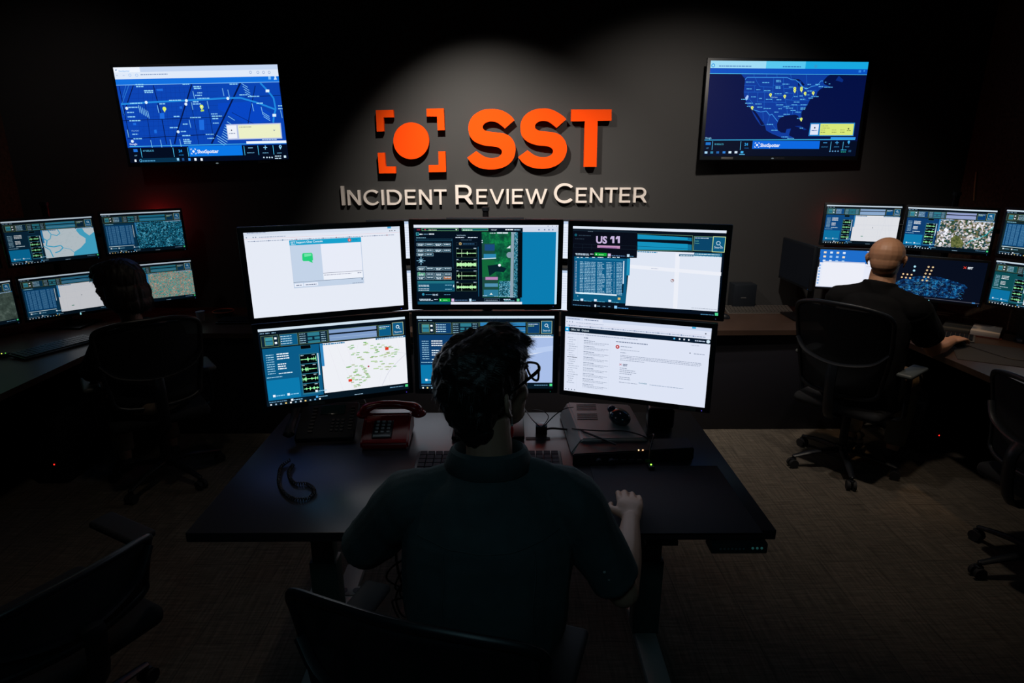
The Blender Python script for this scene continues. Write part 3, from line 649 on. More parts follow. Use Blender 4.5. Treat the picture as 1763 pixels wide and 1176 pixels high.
# UR
s=Scr(.531,.299,[(143,113),(1661,157),(1575,985),(140,885)],'#06101e')
s.r01(0,0,1,.03,'#dfe8f6',1)
f=s.f
s.R(143,150,775,425,'#080c18',2); s.box(145,150,772,180,'#1c2c3a',3,.0015,'#0a1622'); s.dash(290,168,50,9,'#4f6070'); s.circ(172,200,14,'#14586c',3)
s.dash(200,208,120,12,'#2c3c4c'); s.dash(165,240,90,9,'#2c3c4c'); s.box(150,285,770,345,'#1a2836',3,.0015)
for x in (240,330,560): s.line([(x,290),(x,345)],2,'#1a2836',4)
s.text(372,279,'US',74,'#c8b6de',6,.035,wide=.98)
for x in (512,566): s.P([(x+12,212),(x+40,212),(x+40,280),(x+20,280),(x+20,236),(x,244),(x,228)],'#c8b6de',6); s.R(385,300,607,334,'#c090b8',6); s.dash(410,326,170,16,'#a070a8',7)
s.dash(170,385,130,10,'#cfe6f8'); s.dash(175,396,130,9,'#cfe6f8'); s.dash(315,390,32,10,'#cfe6f8'); s.R(360,372,478,408,'#0ea838',4); s.circ(376,390,7,'#e8ffe8',5,8); s.dash(400,396,50,10,'#bfffc8',5); s.R(490,382,518,410,'#d0b8e0',4); s.dash(526,405,135,9,'#5f88b8'); s.R(678,388,702,416,'#bfe0f4',4); s.dash(708,412,36,9,'#5f98c0')
# table
s.R(160,410,668,865,'#0b5a80',2); s.R(168,425,640,450,'#2c9ab8',3); s.R(168,420,660,780,'#0a5a86',2.5)
for x,w in ((185,22),(222,20),(270,30),(335,28),(390,55),(485,30),(535,30),(580,30)): s.dash(x,422,w,10,'#d8ecf8',5)
for j in range(22):
    y=455+14.6*j+.0
    for x,w in ((218,34),(262,60),(328,42),(388,rn.choice((50,75,70))),(476,rn.choice((50,58))),(550,6),(576,54)): s.dash(x,y+9+(x-160)*.028,w,8,'#a8d8f0',5)
    s.R(176,y+(176-160)*.02,184,y+6,'#d8ecf8',5); s.R(164,y,170,y+6,'#5a2030',5)
s.P([(643,455),(652,455),(647,675),(637,675)],'#e8f4ff',5); s.P([(633,680),(647,680),(643,765),(630,765)],'#04182a',5); s.P([(178,755),(580,778),(580,792),(178,768)],'#dff0fa',5); s.R(592,808,616,830,'#e0c070',6); s.circ(200,792,5,'#9fd0e8',5)
s.dash(155,835,60,10,'#8fd0e8')
for x in (228,360,500): s.R(x,815+(x-160)*.04,x+26,838+(x-160)*.04,'#d8ecff',5); s.dash(x+30,838+(x-160)*.05,75,9,'#5fb8d8',5)
s.dash(155,880,170,9,'#4f88b0'); s.R(365,875,380,898,'#e8f4ff',5); s.dash(390,892,28,9,'#6fa0c0'); s.dash(445,896,24,9,'#6fa0c0'); s.dash(500,898,24,9,'#6fa0c0'); s.R(558,886,584,914,'#8fd0ff',5); s.dash(590,910,105,10,'#4f98e0')
s.R(680,430,704,595,'#1f8fb8',4)
# strips
s.P([(780,195),(1275,225),(1275,255),(780,240)],'#1490bc',3); s.P([(780,265),(1275,290),(1275,350),(780,345)],'#1490bc',3); s.P([(780,308),(1275,332),(1275,336),(780,312)],'#0a5a7c',4); s.P([(1275,225),(1315,228),(1315,262),(1275,258)],'#0e6f98',3); s.P([(1275,292),(1315,296),(1315,352),(1275,350)],'#0e6f98',3)
s.line([(778,188),(1326,208),(1322,358),(778,350)],3,'#6f9a78',5)
a,b=f((1340,212)); c,d=f((1515,362)); s.bx(a,b,c,d,'#6f9a78',5,.003,'#0a4468'); s.dash(1348,232,135,9,'#cfe6f8',6); s.text(1348,262,'Forensic',8,'#7fe0b8',6); s.text(1348,284,'Research',8,'#7fe0b8',6)
a,b=f((1528,214)); c,d=f((1638,372)); s.bx(a,b,c,d,'#c8e0a0',5,.0035,'#0a5a80'); s.text((a+c)/2,d-.045,'Search',.026,'#cfe6f2',6,uv=True,anchor=.5); s.circ((a+c)/2-.004,b+.075,.014,'#a8c8dc',6,12,uv=True); s.circ((a+c)/2-.004,b+.075,.009,'#0a5a80',7,12,uv=True); s.line([((a+c)/2+.006,b+.095),((a+c)/2+.016,b+.118)],.004,'#a8c8dc',6,uv=True)
s.P([(775,355),(1615,382),(1565,945),(665,885),(706,425),(772,425)],'#dfe6f4',2)
s.P([(706,490),(1605,565),(1602,600),(706,525)],'#eceff8',3); s.P([(1155,375),(1200,378),(1172,915),(1130,912)],'#eceff8',3); s.dash(915,530,70,8,'#b8c0d4',5)
s.dash(780,368,195,14,'#2f86b0',5); s.P([(1190,388),(1340,392),(1340,412),(1190,408)],'#1a5a80',5); s.P([(1340,372),(1615,382),(1612,420),(1340,408)],'#1a6a90',4.5); s.dash(1350,390,240,11,'#cfe8f4',6); s.dash(1200,404,400,10,'#cfe8f4',6)
s.circ(1124,645,17,'#8a7070',5); s.circ(1124,645,11,'#e8eaf4',6); s.circ(1128,638,7,'#a04848',7,8)
s.dash(1310,910,250,6,'#8f98a8',5); s.P([(1540,955),(1572,957),(1570,985),(1540,983)],'#4fd894',6); s.dash(1400,972,130,9,'#4f90b8',5)
s.build(MON['UR']); led(MON['UR'],.257,-.162,'#38406a')
# LL, LC
s=Scr(.531,.299,None); console(s,'wave','dots',seed=5,strip='#7f9cc8',panel='#0a5a86'); s.build(MON['LL']); led(MON['LL'],.256,-.162,'#5040c0')
s=Scr(.531,.299,None); console(s,'wave','road',seed=6,strip='#2f80b8',panel='#0a3c6c'); s.r01(.392,.29,.995,.915,'#a8bee8',2.4); s.poly_uv([(.6,.50),(.995,.40),(.995,.47),(.6,.57)],'#b8ccf0',4); s.build(MON['LC']); led(MON['LC'],.256,-.162,'#105040')
# LR mail
s=Scr(.531,.299,[(88,88),(1615,212),(1540,1048),(65,862)],'#dde4f5')
s.r01(0,0,1,.04,'#cdd8ee',1); s.r01(.13,0,.27,.04,'#dde4f5',2); s.r01(.875,0,.9,.02,'#2f9fcf',3); s.dash(.015,.03,.09,.018,'#8a98b8',3,uv=True); s.dash(.14,.03,.1,.018,'#7080a0',3,uv=True)
for k in range(3): s.circ(.012+.02*k,.065,.004,'#8490a8',3,8,uv=True)
s.dash(.08,.075,.2,.012,'#a8b2c8',3,uv=True); s.r01(0,.09,1,.092,'#c8b8c8',3); s.dash(.015,.118,.95,.015,'#a0acc4',3,uv=True)
for k in range(12): s.circ(.03+.078*k,.112,.004,rn.choice(('#203a6a','#5060a0','#306090')),4,8,uv=True)
s.circ(.965,.07,.005,'#303848',4,8,uv=True)
s.r01(0,.135,1,.195,'#06182c',3); s.r01(0,.135,.03,.195,'#1a9ad8',4); s.circ(.015,.165,.008,'#e0f4ff',5,8,uv=True); s.text(.042,.175,'Office 365',.024,'#d8ecf8',5,uv=True,wide=.85); s.text(.122,.175,'Outlook',.024,'#d8ecf8',5,uv=True,wide=.85)
for u,c in ((.765,'#4fb8e8'),(.80,'#e8f0f8'),(.83,'#e8f0f8'),(.86,'#e8f0f8')): s.circ(u,.163,.006,c,5,8,uv=True)
s.dash(.9,.172,.065,.018,'#b8c8e0',5,uv=True); s.circ(.985,.163,.012,'#cfe6f4',5,12,uv=True)
s.dash(.02,.225,.12,.014,'#b0b8cc',4,uv=True); s.dash(.15,.225,.37,.014,'#98a4bc',4,uv=True)
for k in range(22): s.dash(.02+(.01 if k%3 else 0),.275+.029*k,rn.uniform(.03,.08),.012,'#a8b2c6' if k!=9 else '#404a60',4,uv=True)
s.r01(.095,.245,.0965,.96,'#cfd8ea',3); s.r01(.33,.245,.3315,.96,'#cfd8ea',3)
s.dash(.14,.265,.03,.016,'#707c94',4,uv=True); 
for k in range(9):
    v=.30+.073*k; s.dash(.14,v,.08,.013,'#8894ac',4,uv=True); s.dash(.14,v+.02,.18,.011,'#a0aabf',4,uv=True); s.dash(.14,v+.038,.15,.011,'#a8b2c6',4,uv=True); s.r01(.135,v+.05,.325,v+.0515,'#c8d0e4',4)
s.dash(.37,.275,.22,.018,'#7f8aa4',5,uv=True); s.circ(.383,.335,.014,'#b83038',5,14,uv=True); s.circ(.383,.335,.006,'#f0d0d0',6,8,uv=True)
s.dash(.405,.33,.08,.013,'#8894ac',5,uv=True); s.dash(.405,.372,.13,.011,'#a0aabf',5,uv=True); s.dash(.405,.41,.04,.013,'#8894ac',5,uv=True)
for j,w in enumerate((.55,.55,.54)): s.dash(.405,.445+.018*j,w,.010,'#98a2b8',5,uv=True)
s.dash(.405,.505,.17,.011,'#98a2b8',5,uv=True); s.line([(.402,.55),(.418,.572)],.003,'#c04860',6,uv=True); s.line([(.418,.55),(.402,.572)],.003,'#c04860',6,uv=True)
s.text(.427,.578,'SST',.028,'#28406a',6,.03,uv=True)
for j,w in enumerate((.05,.11,.12,.085,0,.075,.08)): 
    if w: s.dash(.405,.612+.024*j,w,.013,'#98a2b8',5,uv=True)
s.dash(.405,.80,.13,.011,'#98a2b8',5,uv=True); s.text(.545,.785,'Scottsdale',.018,'#2f7f98',6,.01,uv=True); s.dash(.62,.79,.23,.011,'#98a8c0',5,uv=True)
s.dash(.88,.23,.05,.012,'#b0b8cc',5,uv=True); s.circ(.875,.325,.004,'#30384a',5,8,uv=True); s.dash(.9,.333,.07,.013,'#98a2b8',5,uv=True)
for k in range(4): s.circ(.015+.022*k,.975,.004,'#50607a',5,8,uv=True)
s.build(MON['LR']); led(MON['LR'],.256,-.162,'#5a50d0')
# TVs ---------------------------------------------------------------------------
TVK=dict(w=1.107,h=.6227,side=.022,top=.020,bot=.028,depth=.05)
tvl=display('wall_television','wall television left of the orange sign, showing a blue street map','television',(-2.118,4.54,2.155),R(1.5),R(-1.3),R(.9),group='wall televisions',**TVK)
tvr=display('wall_television','wall television right of the orange sign, showing a blue map of the United States','television',(1.946,4.54,2.189),R(2.2),R(.1),R(1.2),group='wall televisions',**TVK)
for t,sx in ((tvl,1),(tvr,-1)):
    MB().box((0,.075,0),(.45,.03,.35),M['black_metal'],bev=.004).obj('wall_mount',t)
    MB().box((.38*sx,-.0008,-.3262),(.085,.002,.016),M['grey_plastic'],bev=.001).obj('badge',t,)
    MB().ell((.05*sx,-.001,-.327),(.010,.002,.004),emit('#8a9aa0',.6),n=10).obj('power_light',t)
    brand(t,0,-.330,'SAMSUNG',.011,(.05,.05,.055))
s=Scr(1.107,.6227,[(75,132),(1527,97),(1612,945),(228,985)],'#0a44b4')
s.r01(0,0,1,.12,'#dfeafa',1); s.r01(0,0,.16,.05,'#eef4ff',2); s.r01(.16,0,1,.05,'#c4d6f2',1.5); s.r01(0,.12,1,.178,'#1070e0',2); s.r01(0,.176,1,.182,'#7fc0f8',3)
s.text(.03,.045,'ShotSpotter',.018,'#4fa8e8',4,uv=True); s.P([(95,150),(110,150),(100,165)],'#1060a0',4); s.dash(320,200,240,14,'#90a4c8'); 
for x in (110,170): s.line([(x-8,203),(x+8,203)],3,'#80a0d0',4)
for x in (225,285): s.circ(x,200,13,'#9fc0f0',4); s.circ(x,200,9,'#dfeafa',5)
for x in (1290,1355,1405,1455): s.circ(x,170,12,'#90a8d0',4); s.circ(x,170,8,'#dfeafa',5)
s.R(1445,205,1470,232,'#7fc0f8',4); s.circ(1508,212,8,'#d0ecff',4); s.P([(1495,235),(1522,233),(1518,220),(1498,222)],'#d0ecff',4)
s.P([(1000,450),(1300,430),(1500,560),(1500,600),(1250,640),(1000,500)],'#0846c4',1.2)
dk='#04164e'
s.line([(430,290),(500,560),(545,815)],7,dk,2); s.line([(770,280),(640,700),(615,815)],12,dk,2); s.line([(1200,265),(1060,560),(940,810)],14,dk,2)
s.line([(255,290),(165,560)],8,dk,2); s.line([(130,300),(220,760)],6,dk,2);s.line([(360,460),(410,820)],4,dk,2); s.line([(150,610),(1060,570)],5,dk,2); s.line([(200,770),(980,725)],6,dk,2); s.line([(760,440),(830,820)],4,dk,2); s.line([(905,430),(960,780)],4,dk,2); s.line([(1330,290),(1260,640)],6,dk,2); s.line([(1240,390),(1560,375)],4,dk,2); s.line([(1120,530),(1330,640)],4,dk,2); s.line([(1540,260),(1580,480)],5,dk,2)
for k in range(16): s.line([(300+40*k,300),(305+44*k,800)],1.5,'#083090',1.6)
for k in range(11): s.line([(140,330+42*k),(1000,300+42*k)],1.5,'#083090',1.6)
s.line([(145,462),(370,445),(720,425),(1088,402),(1200,400),(1340,440),(1500,500)],15,'#1f88e0',4)
s.line([(1375,265),(1440,335),(1490,400),(1508,500),(1490,560),(1485,620)],15,'#1f88e0',4); s.line([(215,290),(150,470),(175,560)],5,'#2f80d8',3); s.line([(190,290),(160,400)],4,'#2f80d8',3)
for x,y in ((368,444),(722,427),(718,458),(196,498),(1088,405),(648,706),(245,793)): s.circ(x,y,13,'#dff4ff',6)
for x,y in ((1438,336),(1495,554)): s.P([(x-16,y-12),(x+16,y-12),(x+16,y+12),(x-16,y+12)],'#dff4ff',6)
for x,y in ((528,500),(856,480)): s.circ(x,y,17,'#d8f070',6); s.P([(x-13,y+8),(x+13,y+8),(x+3,y+34)],'#d8f070',6)
s.P([(845,515),(875,505),(878,520),(850,524)],'#b8e050',6); s.circ(856,480,6,'#fafff0',7,8)
for (x,y,w) in ((225,458,110),(570,430,110),(820,412,110),(210,495,90),(200,540,60),(205,580,70),(220,615,100),(245,735,50),(255,775,75),(275,290,70),(280,308,65),(350,345,80),(355,360,75),(785,306,70),(790,322,65),(820,362,45),(800,384,60),(485,462,50),(780,442,50),(780,462,70),(610,574,55),(755,583,95),(940,550,55),(945,570,90),(950,592,55),(955,632,50),(690,642,45),(575,674,70),(672,708,45),(685,745,70),(692,780,60),(695,796,70),(700,812,60),(890,733,70),(905,768,60),(1190,378,70),(1265,392,100),(1340,452,60),(690,284,60),(1105,282,70),(1530,475,35),(1530,500,38)):
    s.dash(x,y,w,13,'#8fd4f8',5)
for (x,y,n,dx,dy) in ((300,470,6,16,10),(780,340,1,0,0),(1040,315,2,48,12),(1210,270,4,10,26),(1300,450,2,80,30),(905,430,1,0,0),(465,470,1,0,0),(1090,565,3,-12,48),(1395,530,3,3,18),(1060,640,8,-6,20),(200,690,1,0,0),(405,780,4,85,-3),(1550,510,1,0,0),(985,735,3,6,26),(745,600,1,0,0),(765,440,1,0,0)):
    for k in range(n):
        X,Y=x+k*dx,y+k*dy
        L=(18,68) if x in(300,1040,780,1300,905,465,200,405,1550,745,765) else (70,36)
        s.line([(X,Y),(X+L[0]*.8,Y+L[1])],5,'#7fc8f4',5)
for (x,y,w,h) in ((458,322,55,18),(485,540,40,50),(832,600,42,88),(660,480,22,20),(435,690,22,30),(250,630,25,18)): s.P([(x,y),(x+w,y-3),(x+w+4,y+h),(x+4,y+h)],'#1c6ce0',3)
s.text(240,706,'PULASKI',13,'#7fb8ec',5); s.text(222,826,'Google',17,'#e0f0ff',6,.01)
s.P([(1070,638),(1550,622),(1562,762),(1085,775)],'#b8c4e8',6); s.P([(1075,648),(1160,645),(1168,760),(1092,765)],'#eef2fa',7); s.P([(1172,645),(1542,632),(1552,752),(1185,764)],'#ecf0c8',7); s.circ(1117,690,6,'#404860',8); s.dash(1095,722,55,9,'#8090b0',8); s.dash(1185,666,110,12,'#b0b4a0',8); s.P([(1482,684),(1502,684),(1492,696)],'#8090a0',8)
s.R(1245,788,1608,800,'#eef4ff',5); s.dash(1385,776,130,9,'#bfe0f8',6)
s.r01(0,.838,1,1,'#030c20',3); s.line([(220,840),(1608,800)],5,'#4fc8f8',5); 
a=s.f((735,835)); b=s.f((1215,912)); s.r01(a[0],a[1],b[0],b[1],'#0a78e8',5)
for x in (315,600,728,1225,1347,1480): u=s.f((x,860))[0]; s.r01(u,.845,u+.003,.945,'#4fc8f8',6)
def shotlogo(s,x,y,k,L=7,c='#f0f8ff'):
    (u,v)=s.f((x,y)); r=k*s.sx; A=s.w/s.h; s.circ(u,v,r*.45,c,L,12,uv=True); t=r*.2
    for sx in(-1,1):
        for sy in(-1,1):
            s.r01(*sorted((u+sx*r*.45,u+sx*r))[0:1],*sorted((v+sy*r*A-sy*t*A,v+sy*r*A))[0:1],sorted((u+sx*r*.45,u+sx*r))[1],sorted((v+sy*r*A-sy*t*A,v+sy*r*A))[1],c,L)
            s.r01(sorted((u+sx*r,u+sx*(r-t)))[0],sorted((v+sy*r*A,v+sy*r*.45*A))[0],sorted((u+sx*r,u+sx*(r-t)))[1],sorted((v+sy*r*A,v+sy*r*.45*A))[1],c,L)
shotlogo(s,781,880,24)
s.text(818,896,'ShotSpotter',31,'#f2f9ff',7,.022,wide=.93)
s.R(252,862,292,888,'#1f70d8',6); s.text(265,925,'LIST',10,'#8fd0f8',6); s.text(338,886,'47 RESULTS',16,'#5fc0f0',6,wide=.9); s.text(652,888,'24',24,'#1f9af0',6,.02); s.text(655,918,'HOURS',10,'#1f88d8',6)
for x,t in ((1252,'ZOOM OUT'),(1388,'ZOOM IN'),(1515,'RADIUS')): s.text(x,895,t,9,'#7fc8f4',6)
s.line([(1260,846),(1302,845)],6,'#8fd0f8',6); s.line([(1395,842),(1428,841)],7,'#8fd0f8',6); s.line([(1411,824),(1412,860)],6,'#8fd0f8',6); s.circ(1543,832,13,'#8fd0f8',6); s.P([(1532,838),(1554,838),(1544,860)],'#8fd0f8',6); s.circ(1543,832,5,'#030c20',7,8)
s.R(262,955,282,975,'#f0f8ff',6); s.circ(318,965,12,'#5fc0f0',6); s.circ(318,965,8,'#030c20',7); s.R(308,945,665,982,'#06304c',4); s.dash(335,972,110,12,'#5fb0e0',6)
for x,c in ((645,'#8fd0f8'),(690,'#1f5088'),(745,'#3f98f0'),(798,'#f0f8ff'),(852,'#f0f8ff')): s.R(x-11,940,x+11,962,c,6)
for x in (1398,1425,1448,1470): s.circ(x,930,7,'#cfe8f8',6,8)
s.dash(1495,922,55,10,'#cfe8f8',6); s.dash(1495,942,55,10,'#cfe8f8',6); s.R(1572,912,1594,932,'#cfe8f8',6)
s.build(tvl)
s=Scr(1.107,.6227,[(165,122),(1560,125),(1443,985),(110,968)],'#041044')
s.r01(0,0,1,.075,'#58c8f0',1); s.r01(.0,.0,.35,.075,'#9fdcf6',1.2); s.r01(.6,.0,1,.075,'#18a8e0',1.3); s.r01(0,.075,1,.13,'#0a50c0',2); s.r01(0,.128,1,.133,'#4fc0f0',3)
s.circ(185,165,16,'#1f98e0',4); s.circ(185,165,9,'#b0e4fa',5); s.dash(235,175,280,12,'#5f90c0'); s.dash(790,178,160,14,'#2f78b8'); s.circ(1083,168,14,'#2f98d0',4); s.R(1470,200,1490,222,'#2f88e8',4); s.circ(1520,206,8,'#2f88e8',4)
land='#0c3a9c'
s.P([(425,238),(462,285),(458,330),(452,400),(455,440),(470,485),(485,520),(520,555),(545,565),(575,600),(600,640),(640,700),(650,745),(700,775),(760,800),(800,818),(900,818),(850,790),(868,730),(830,735),(820,770),(780,765),(750,740),(745,690),(765,640),(800,620),(850,610),(905,605),(930,615),(945,650),(965,660),(958,610),(960,580),(1010,520),(1040,460),(1090,440),(1100,400),(1130,370),(1170,355),(1230,358),(1160,330),(1150,300),(1190,255),(1225,238)],land,2)
s.P([(520,560),(550,600),(585,655),(608,705),(596,692),(560,640),(535,595)],land,2); s.P([(1262,295),(1290,252),(1332,290),(1322,312),(1285,300)],'#082c80',2); s.P([(900,708),(950,705),(1010,740),(985,745),(940,722)],'#082c80',2)
for pts in ([(885,280),(935,285),(960,305),(930,300),(900,296)],[(930,305),(942,340),(935,360),(926,330)],[(955,300),(985,335),(970,348),(955,325)],[(1000,360),(1045,345),(1040,355),(1005,370)]): s.P(pts,'#041044',3)
bl='#3f98e8'
s.line([(462,290),(480,270),(830,270),(870,290),(905,290),(940,320),(965,350),(1000,375),(1045,350),(1100,340),(1130,300),(1150,300)],5,bl,4); s.line([(535,560),(600,580),(650,572),(680,610),(700,600),(730,640),(750,665)],5,bl,4)
st='#1f68cc'
for pts in ([(456,340),(560,345)],[(455,402),(640,402)],[(545,345),(545,402)],[(552,270),(560,300),(590,350),(625,355),(625,402)],[(490,402),(490,450),(545,520)],[(575,402),(570,490)],[(570,490),(700,492)],[(625,402),(720,405)],[(635,405),(630,560)],[(712,272),(705,405)],[(705,340),(800,342)],[(620,355),(705,358)],[(700,405),(700,492)],[(720,430),(805,432)],[(700,492),(820,495)],[(735,495),(735,525),(830,545)],[(797,272),(800,370),(810,432),(820,495),(830,545),(835,600)],[(800,370),(870,372)],[(810,410),(880,412)],[(880,350),(890,430),(870,470)],[(820,470),(895,475),(1020,480)],[(830,520),(1000,520)],[(885,520),(880,600)],[(920,520),(925,590),(960,590)],[(925,385),(925,450)],[(960,385),(970,450),(1000,470)],[(1000,390),(1090,385)],[(1000,240),(1005,330)],[(650,240),(650,270)],[(540,240),(540,270)],[(740,240),(742,270)],[(860,240),(870,285)],[(620,580),(625,660)],[(680,610),(660,690)],[(610,700),(700,690),(740,740)]): s.line(pts,3,st,3)
for (x,y,w) in ((468,316,75),(612,320,60),(732,300,45),(732,312,45),(788,333,60),(475,377,45),(560,384,35),(628,392,55),(728,358,45),(728,370,45),(722,420,60),(815,412,25),(515,448,45),(585,462,30),(645,470,55),(738,474,42),(465,505,65),(552,512,55),(480,533,35),(570,540,45),(625,552,70),(738,520,60),(755,555,30),(720,585,35),(800,535,50),(822,550,60),(870,520,55),(945,470,45),(950,520,60),(950,548,45),(950,560,40),(890,445,35),(890,495,50),(862,570,45),(905,585,50),(1010,335,30),(1080,335,40),(1110,355,40),(1160,360,75),(1045,445,65),(1020,460,40),(1000,430,30),(1010,395,40),(845,360,40),(655,695,55),(695,748,55),(785,808,60),(835,822,60),(800,605,55),(755,622,45),(920,642,25),(945,730,30),(1165,315,15),(1200,330,15),(430,470,60),(940,440,30),(985,370,30)):
    s.dash(x,y,w,9,'#5fb8ec',5)
s.text(688,452,'United States',8,'#a8e0ff',6,.01)
for x,y in ((685,425),(810,438),(898,368),(898,388),(957,365),(957,380),(990,412),(1062,408),(526,540),(957,645)): s.circ(x,y,12,'#e8f878',6); s.P([(x-9,y+6),(x+9,y+6),(x+1,y+25)],'#e8f878',6); s.circ(x,y,4,'#607020',7,6)
for x,y in ((475,455),(484,442)): s.circ(x,y,10,'#a8c8f8',6); s.P([(x-8,y+5),(x+8,y+5),(x+1,y+24)],'#a8c8f8',6)
s.P([(1040,680),(1440,680),(1425,800),(1022,798)],'#1f80c8',5); s.P([(1046,692),(1116,692),(1106,788),(1034,788)],'#e0e6f8',6); s.P([(1130,688),(1430,690),(1418,794),(1120,792)],'#d8e878',6); s.circ(1078,724,7,'#303850',7); s.dash(1050,752,50,10,'#3f60a0',7); s.text(1138,712,'DOB & RML',9,'#808850',7); s.dash(1138,730,75,8,'#a8b060',7)
for x in (1130,1230,1305): s.dash(x,748,40,7,'#a8b060',7); s.dash(x,768,40,8,'#707840',7)
s.circ(1380,735,7,'#404830',7); s.dash(1365,755,35,9,'#707840',7)
s.R(1222,810,1443,830,'#2f90e8',5); s.text(125,816,'Google',14,'#8fd0f4',6,.01)
s.r01(0,.835,1,1,'#030c24',3); s.line([(113,828),(1440,832)],6,'#3fc0f0',5)
a=s.f((535,838)); b=s.f((1118,915)); s.r01(a[0],a[1],b[0],b[1],'#0868e0',5)
for x in (185,428,1222,1332): u=s.f((x,870))[0]; s.r01(u,.84,u+.003,.935,'#4fb8e8',6)
shotlogo(s,572,876,21); s.text(600,892,'ShotSpotter',30,'#eef6ff',7,.022,wide=.88)
s.R(130,848,172,872,'#1870c8',6); s.text(135,903,'LIST',9,'#5fb0e8',6); s.text(204,872,'98 RESULTS',14,'#4fb8d8',6,wide=.85); s.text(462,880,'24',24,'#2fa0e8',6,.02); s.text(462,906,'HOURS',9,'#1f78c8',6)
for x,t in ((1138,'ZOOM OUT'),(1250,'ZOOM IN'),(1352,'RADIUS')): s.text(x,902,t,8,'#3f98d8',6)
s.line([(1155,860),(1190,860)],6,'#3f98d8',6); s.line([(1262,860),(1294,860)],6,'#3f98d8',6); s.line([(1278,845),(1278,876)],6,'#3f98d8',6); s.circ(1384,854,11,'#3fa8e8',6); s.P([(1375,858),(1393,858),(1384,878)],'#3fa8e8',6)
for x,c in ((133,'#a8d8f8'),(182,'#2f80a8'),(233,'#1f60a8'),(287,'#2f80d8'),(338,'#d8f0ff'),(390,'#d8e8f8'),(442,'#3fb0f0')): s.R(x-11,928,x+11,948,c,6)
s.R(418,955,466,961,'#5fc0f0',6)
for x in (1215,1240,1263,1288): s.circ(x,938,7,'#5f98c8',6,8)
s.dash(1312,930,50,9,'#2fb0e0',6); s.dash(1312,948,45,9,'#2fb0a0',6); s.R(1382,928,1404,948,'#1f4870',6)
s.build(tvr)
# side stations
def con(key,**kw):
    s=Scr(.483,.2717,None,k=.6 if key[0]=='M' else .85); console(s,**kw); s.build(MON[key])
con('M1',left='wave',mp='coast',seed=11,strip='#2f80a0',panel='#0b2a40',hdr='#14202a')
A1=aerial('aerial_night_blue',[(.35,'#04121e'),(.5,'#0c4058'),(.62,'#14708c'),(.8,'#7fd8f0')],26,kind='blocks')
A2=aerial('aerial_suburb',[(.3,'#0a5a60'),(.45,'#3aa09a'),(.55,'#8a7a68'),(.65,'#b06a5a'),(.78,'#bfe8d8')],34,kind='blocks')
A3=aerial('aerial_grey',[(.3,'#1a2420'),(.55,'#3a4842'),(.75,'#6a7870')],22)
A4=aerial('aerial_city',[(.34,'#16404a'),(.42,'#33502a'),(.48,'#7a6a4c'),(.54,'#8f98a8'),(.6,'#c4b8b0'),(.68,'#f0f0fa')],11,kind='blocks')
A5=aerial('aerial_green',[(.35,'#0a2a1c'),(.55,'#2a7a3c'),(.75,'#a8d060')],22)
con('M2',left='cols',mp='none',mapm=A1,seed=12,strip='#1f7a9c',panel='#0b3a58',hdr='#14202a')
con('M3',left='cols',mp='white',seed=13,strip='#2a6f90',panel='#0b3a58',hdr='#1a1e24')
con('M4',left='wave',mp='none',mapm=A2,seed=14,strip='#2a7a90',panel='#0b3a58',hdr='#14202a')
con('M0',left='cols',mp='none',mapm=A3,seed=15,strip='#2a5a70',panel='#0b2a40',hdr='#1a1e24')
con('M00',left='cols',mp='none',mapm=A5,seed=16,strip='#2a5a70',panel='#0b2a40',hdr='#1a1e24')
con('R1',left='wave',mp='white',seed=21,strip='#8fb0d8',panel='#0a4c88',hdr='#2a6070')
s=Scr(.483,.2717,None); console(s,left='wave',mp='none',mapm=A4,seed=22,strip='#8f9cc8',panel='#0a3c70',hdr='#2a5068')
s.line([(.995,.38),(.93,.58),(.86,.66),(.79,.72),(.74,.82)],.008,'#1fb8c0',6,uv=True); s.poly_uv([(.56,.70),(.6,.62),(.66,.66),(.72,.8),(.7,.9),(.58,.9)],aerial('aerial_hill',[(.35,'#2c3a22'),(.5,'#5a6434'),(.65,'#8a8a5a')],40),4); s.poly_uv([(.46,.5),(.48,.45),(.52,.5),(.5,.56)],'#f4f6ff',5); s.build(MON['R2'])
s=Scr(.483,.2717,None,'#e6eaf8'); s.r01(0,0,.64,.34,'#1c6cc8',1)
for i in range(3):
    for j in range(4): s.r01(.05+.085*j,.05+.11*i,.085+.085*j,.10+.11*i,rn.choice(('#d8ecff','#f0e0c0','#e0b8b0','#a0c8f0')),3)
for j in range(7): s.r01(.01,.4+.08*j,.035,.44+.08*j,'#7fb0e8',3)
s.r01(.06,.30,.62,.99,'#eceef8',2); s.r01(.06,.30,.62,.33,'#c0c8e0',3); s.r01(.62,.0,1,.03,'#8fb0e0',3); s.r01(.64,.40,1,.41,'#c4c0d0',3); s.circ(.8,.5,.006,'#c08070',4,8,uv=True); s.r01(0,.985,.5,1,'#a0a8c0',4); s.build(MON['R3'])
s=Scr(.483,.2717,None,'#050c1c'); 
city=aerial('aerial_glow',[(.36,'#040a18'),(.47,'#05183a'),(.55,'#0a3f74'),(.62,'#1c86c0'),(.70,'#7fd4f4')],34)
s.poly_uv([(.0,.68),(.1,.52),(.3,.44),(.5,.42),(.65,.48),(.80,.55),(.84,.62),(.80,.68),(.82,.74),(.78,.80),(.81,.90),(.6,.92),(.3,.93),(0,.95)],city,2)
for k in range(260):
    u,v=rn.uniform(.03,.78),rn.uniform(.47,.91); 
    if v>.47+abs(u-.45)*.3: s.line([(u,v),(u+rn.uniform(-.045,.045),v+rn.uniform(-.035,.035))],.0011,rn.choice(('#3fc0f0','#8fe0ff','#1f80c8')),3,uv=True)
for (u,v) in [(.20,.22),(.20,.32)]: s.circ(u,v,.016,'#8fd0e8',4,6,uv=True); s.circ(u,v,.008,'#e0f8ff',5,6,uv=True)
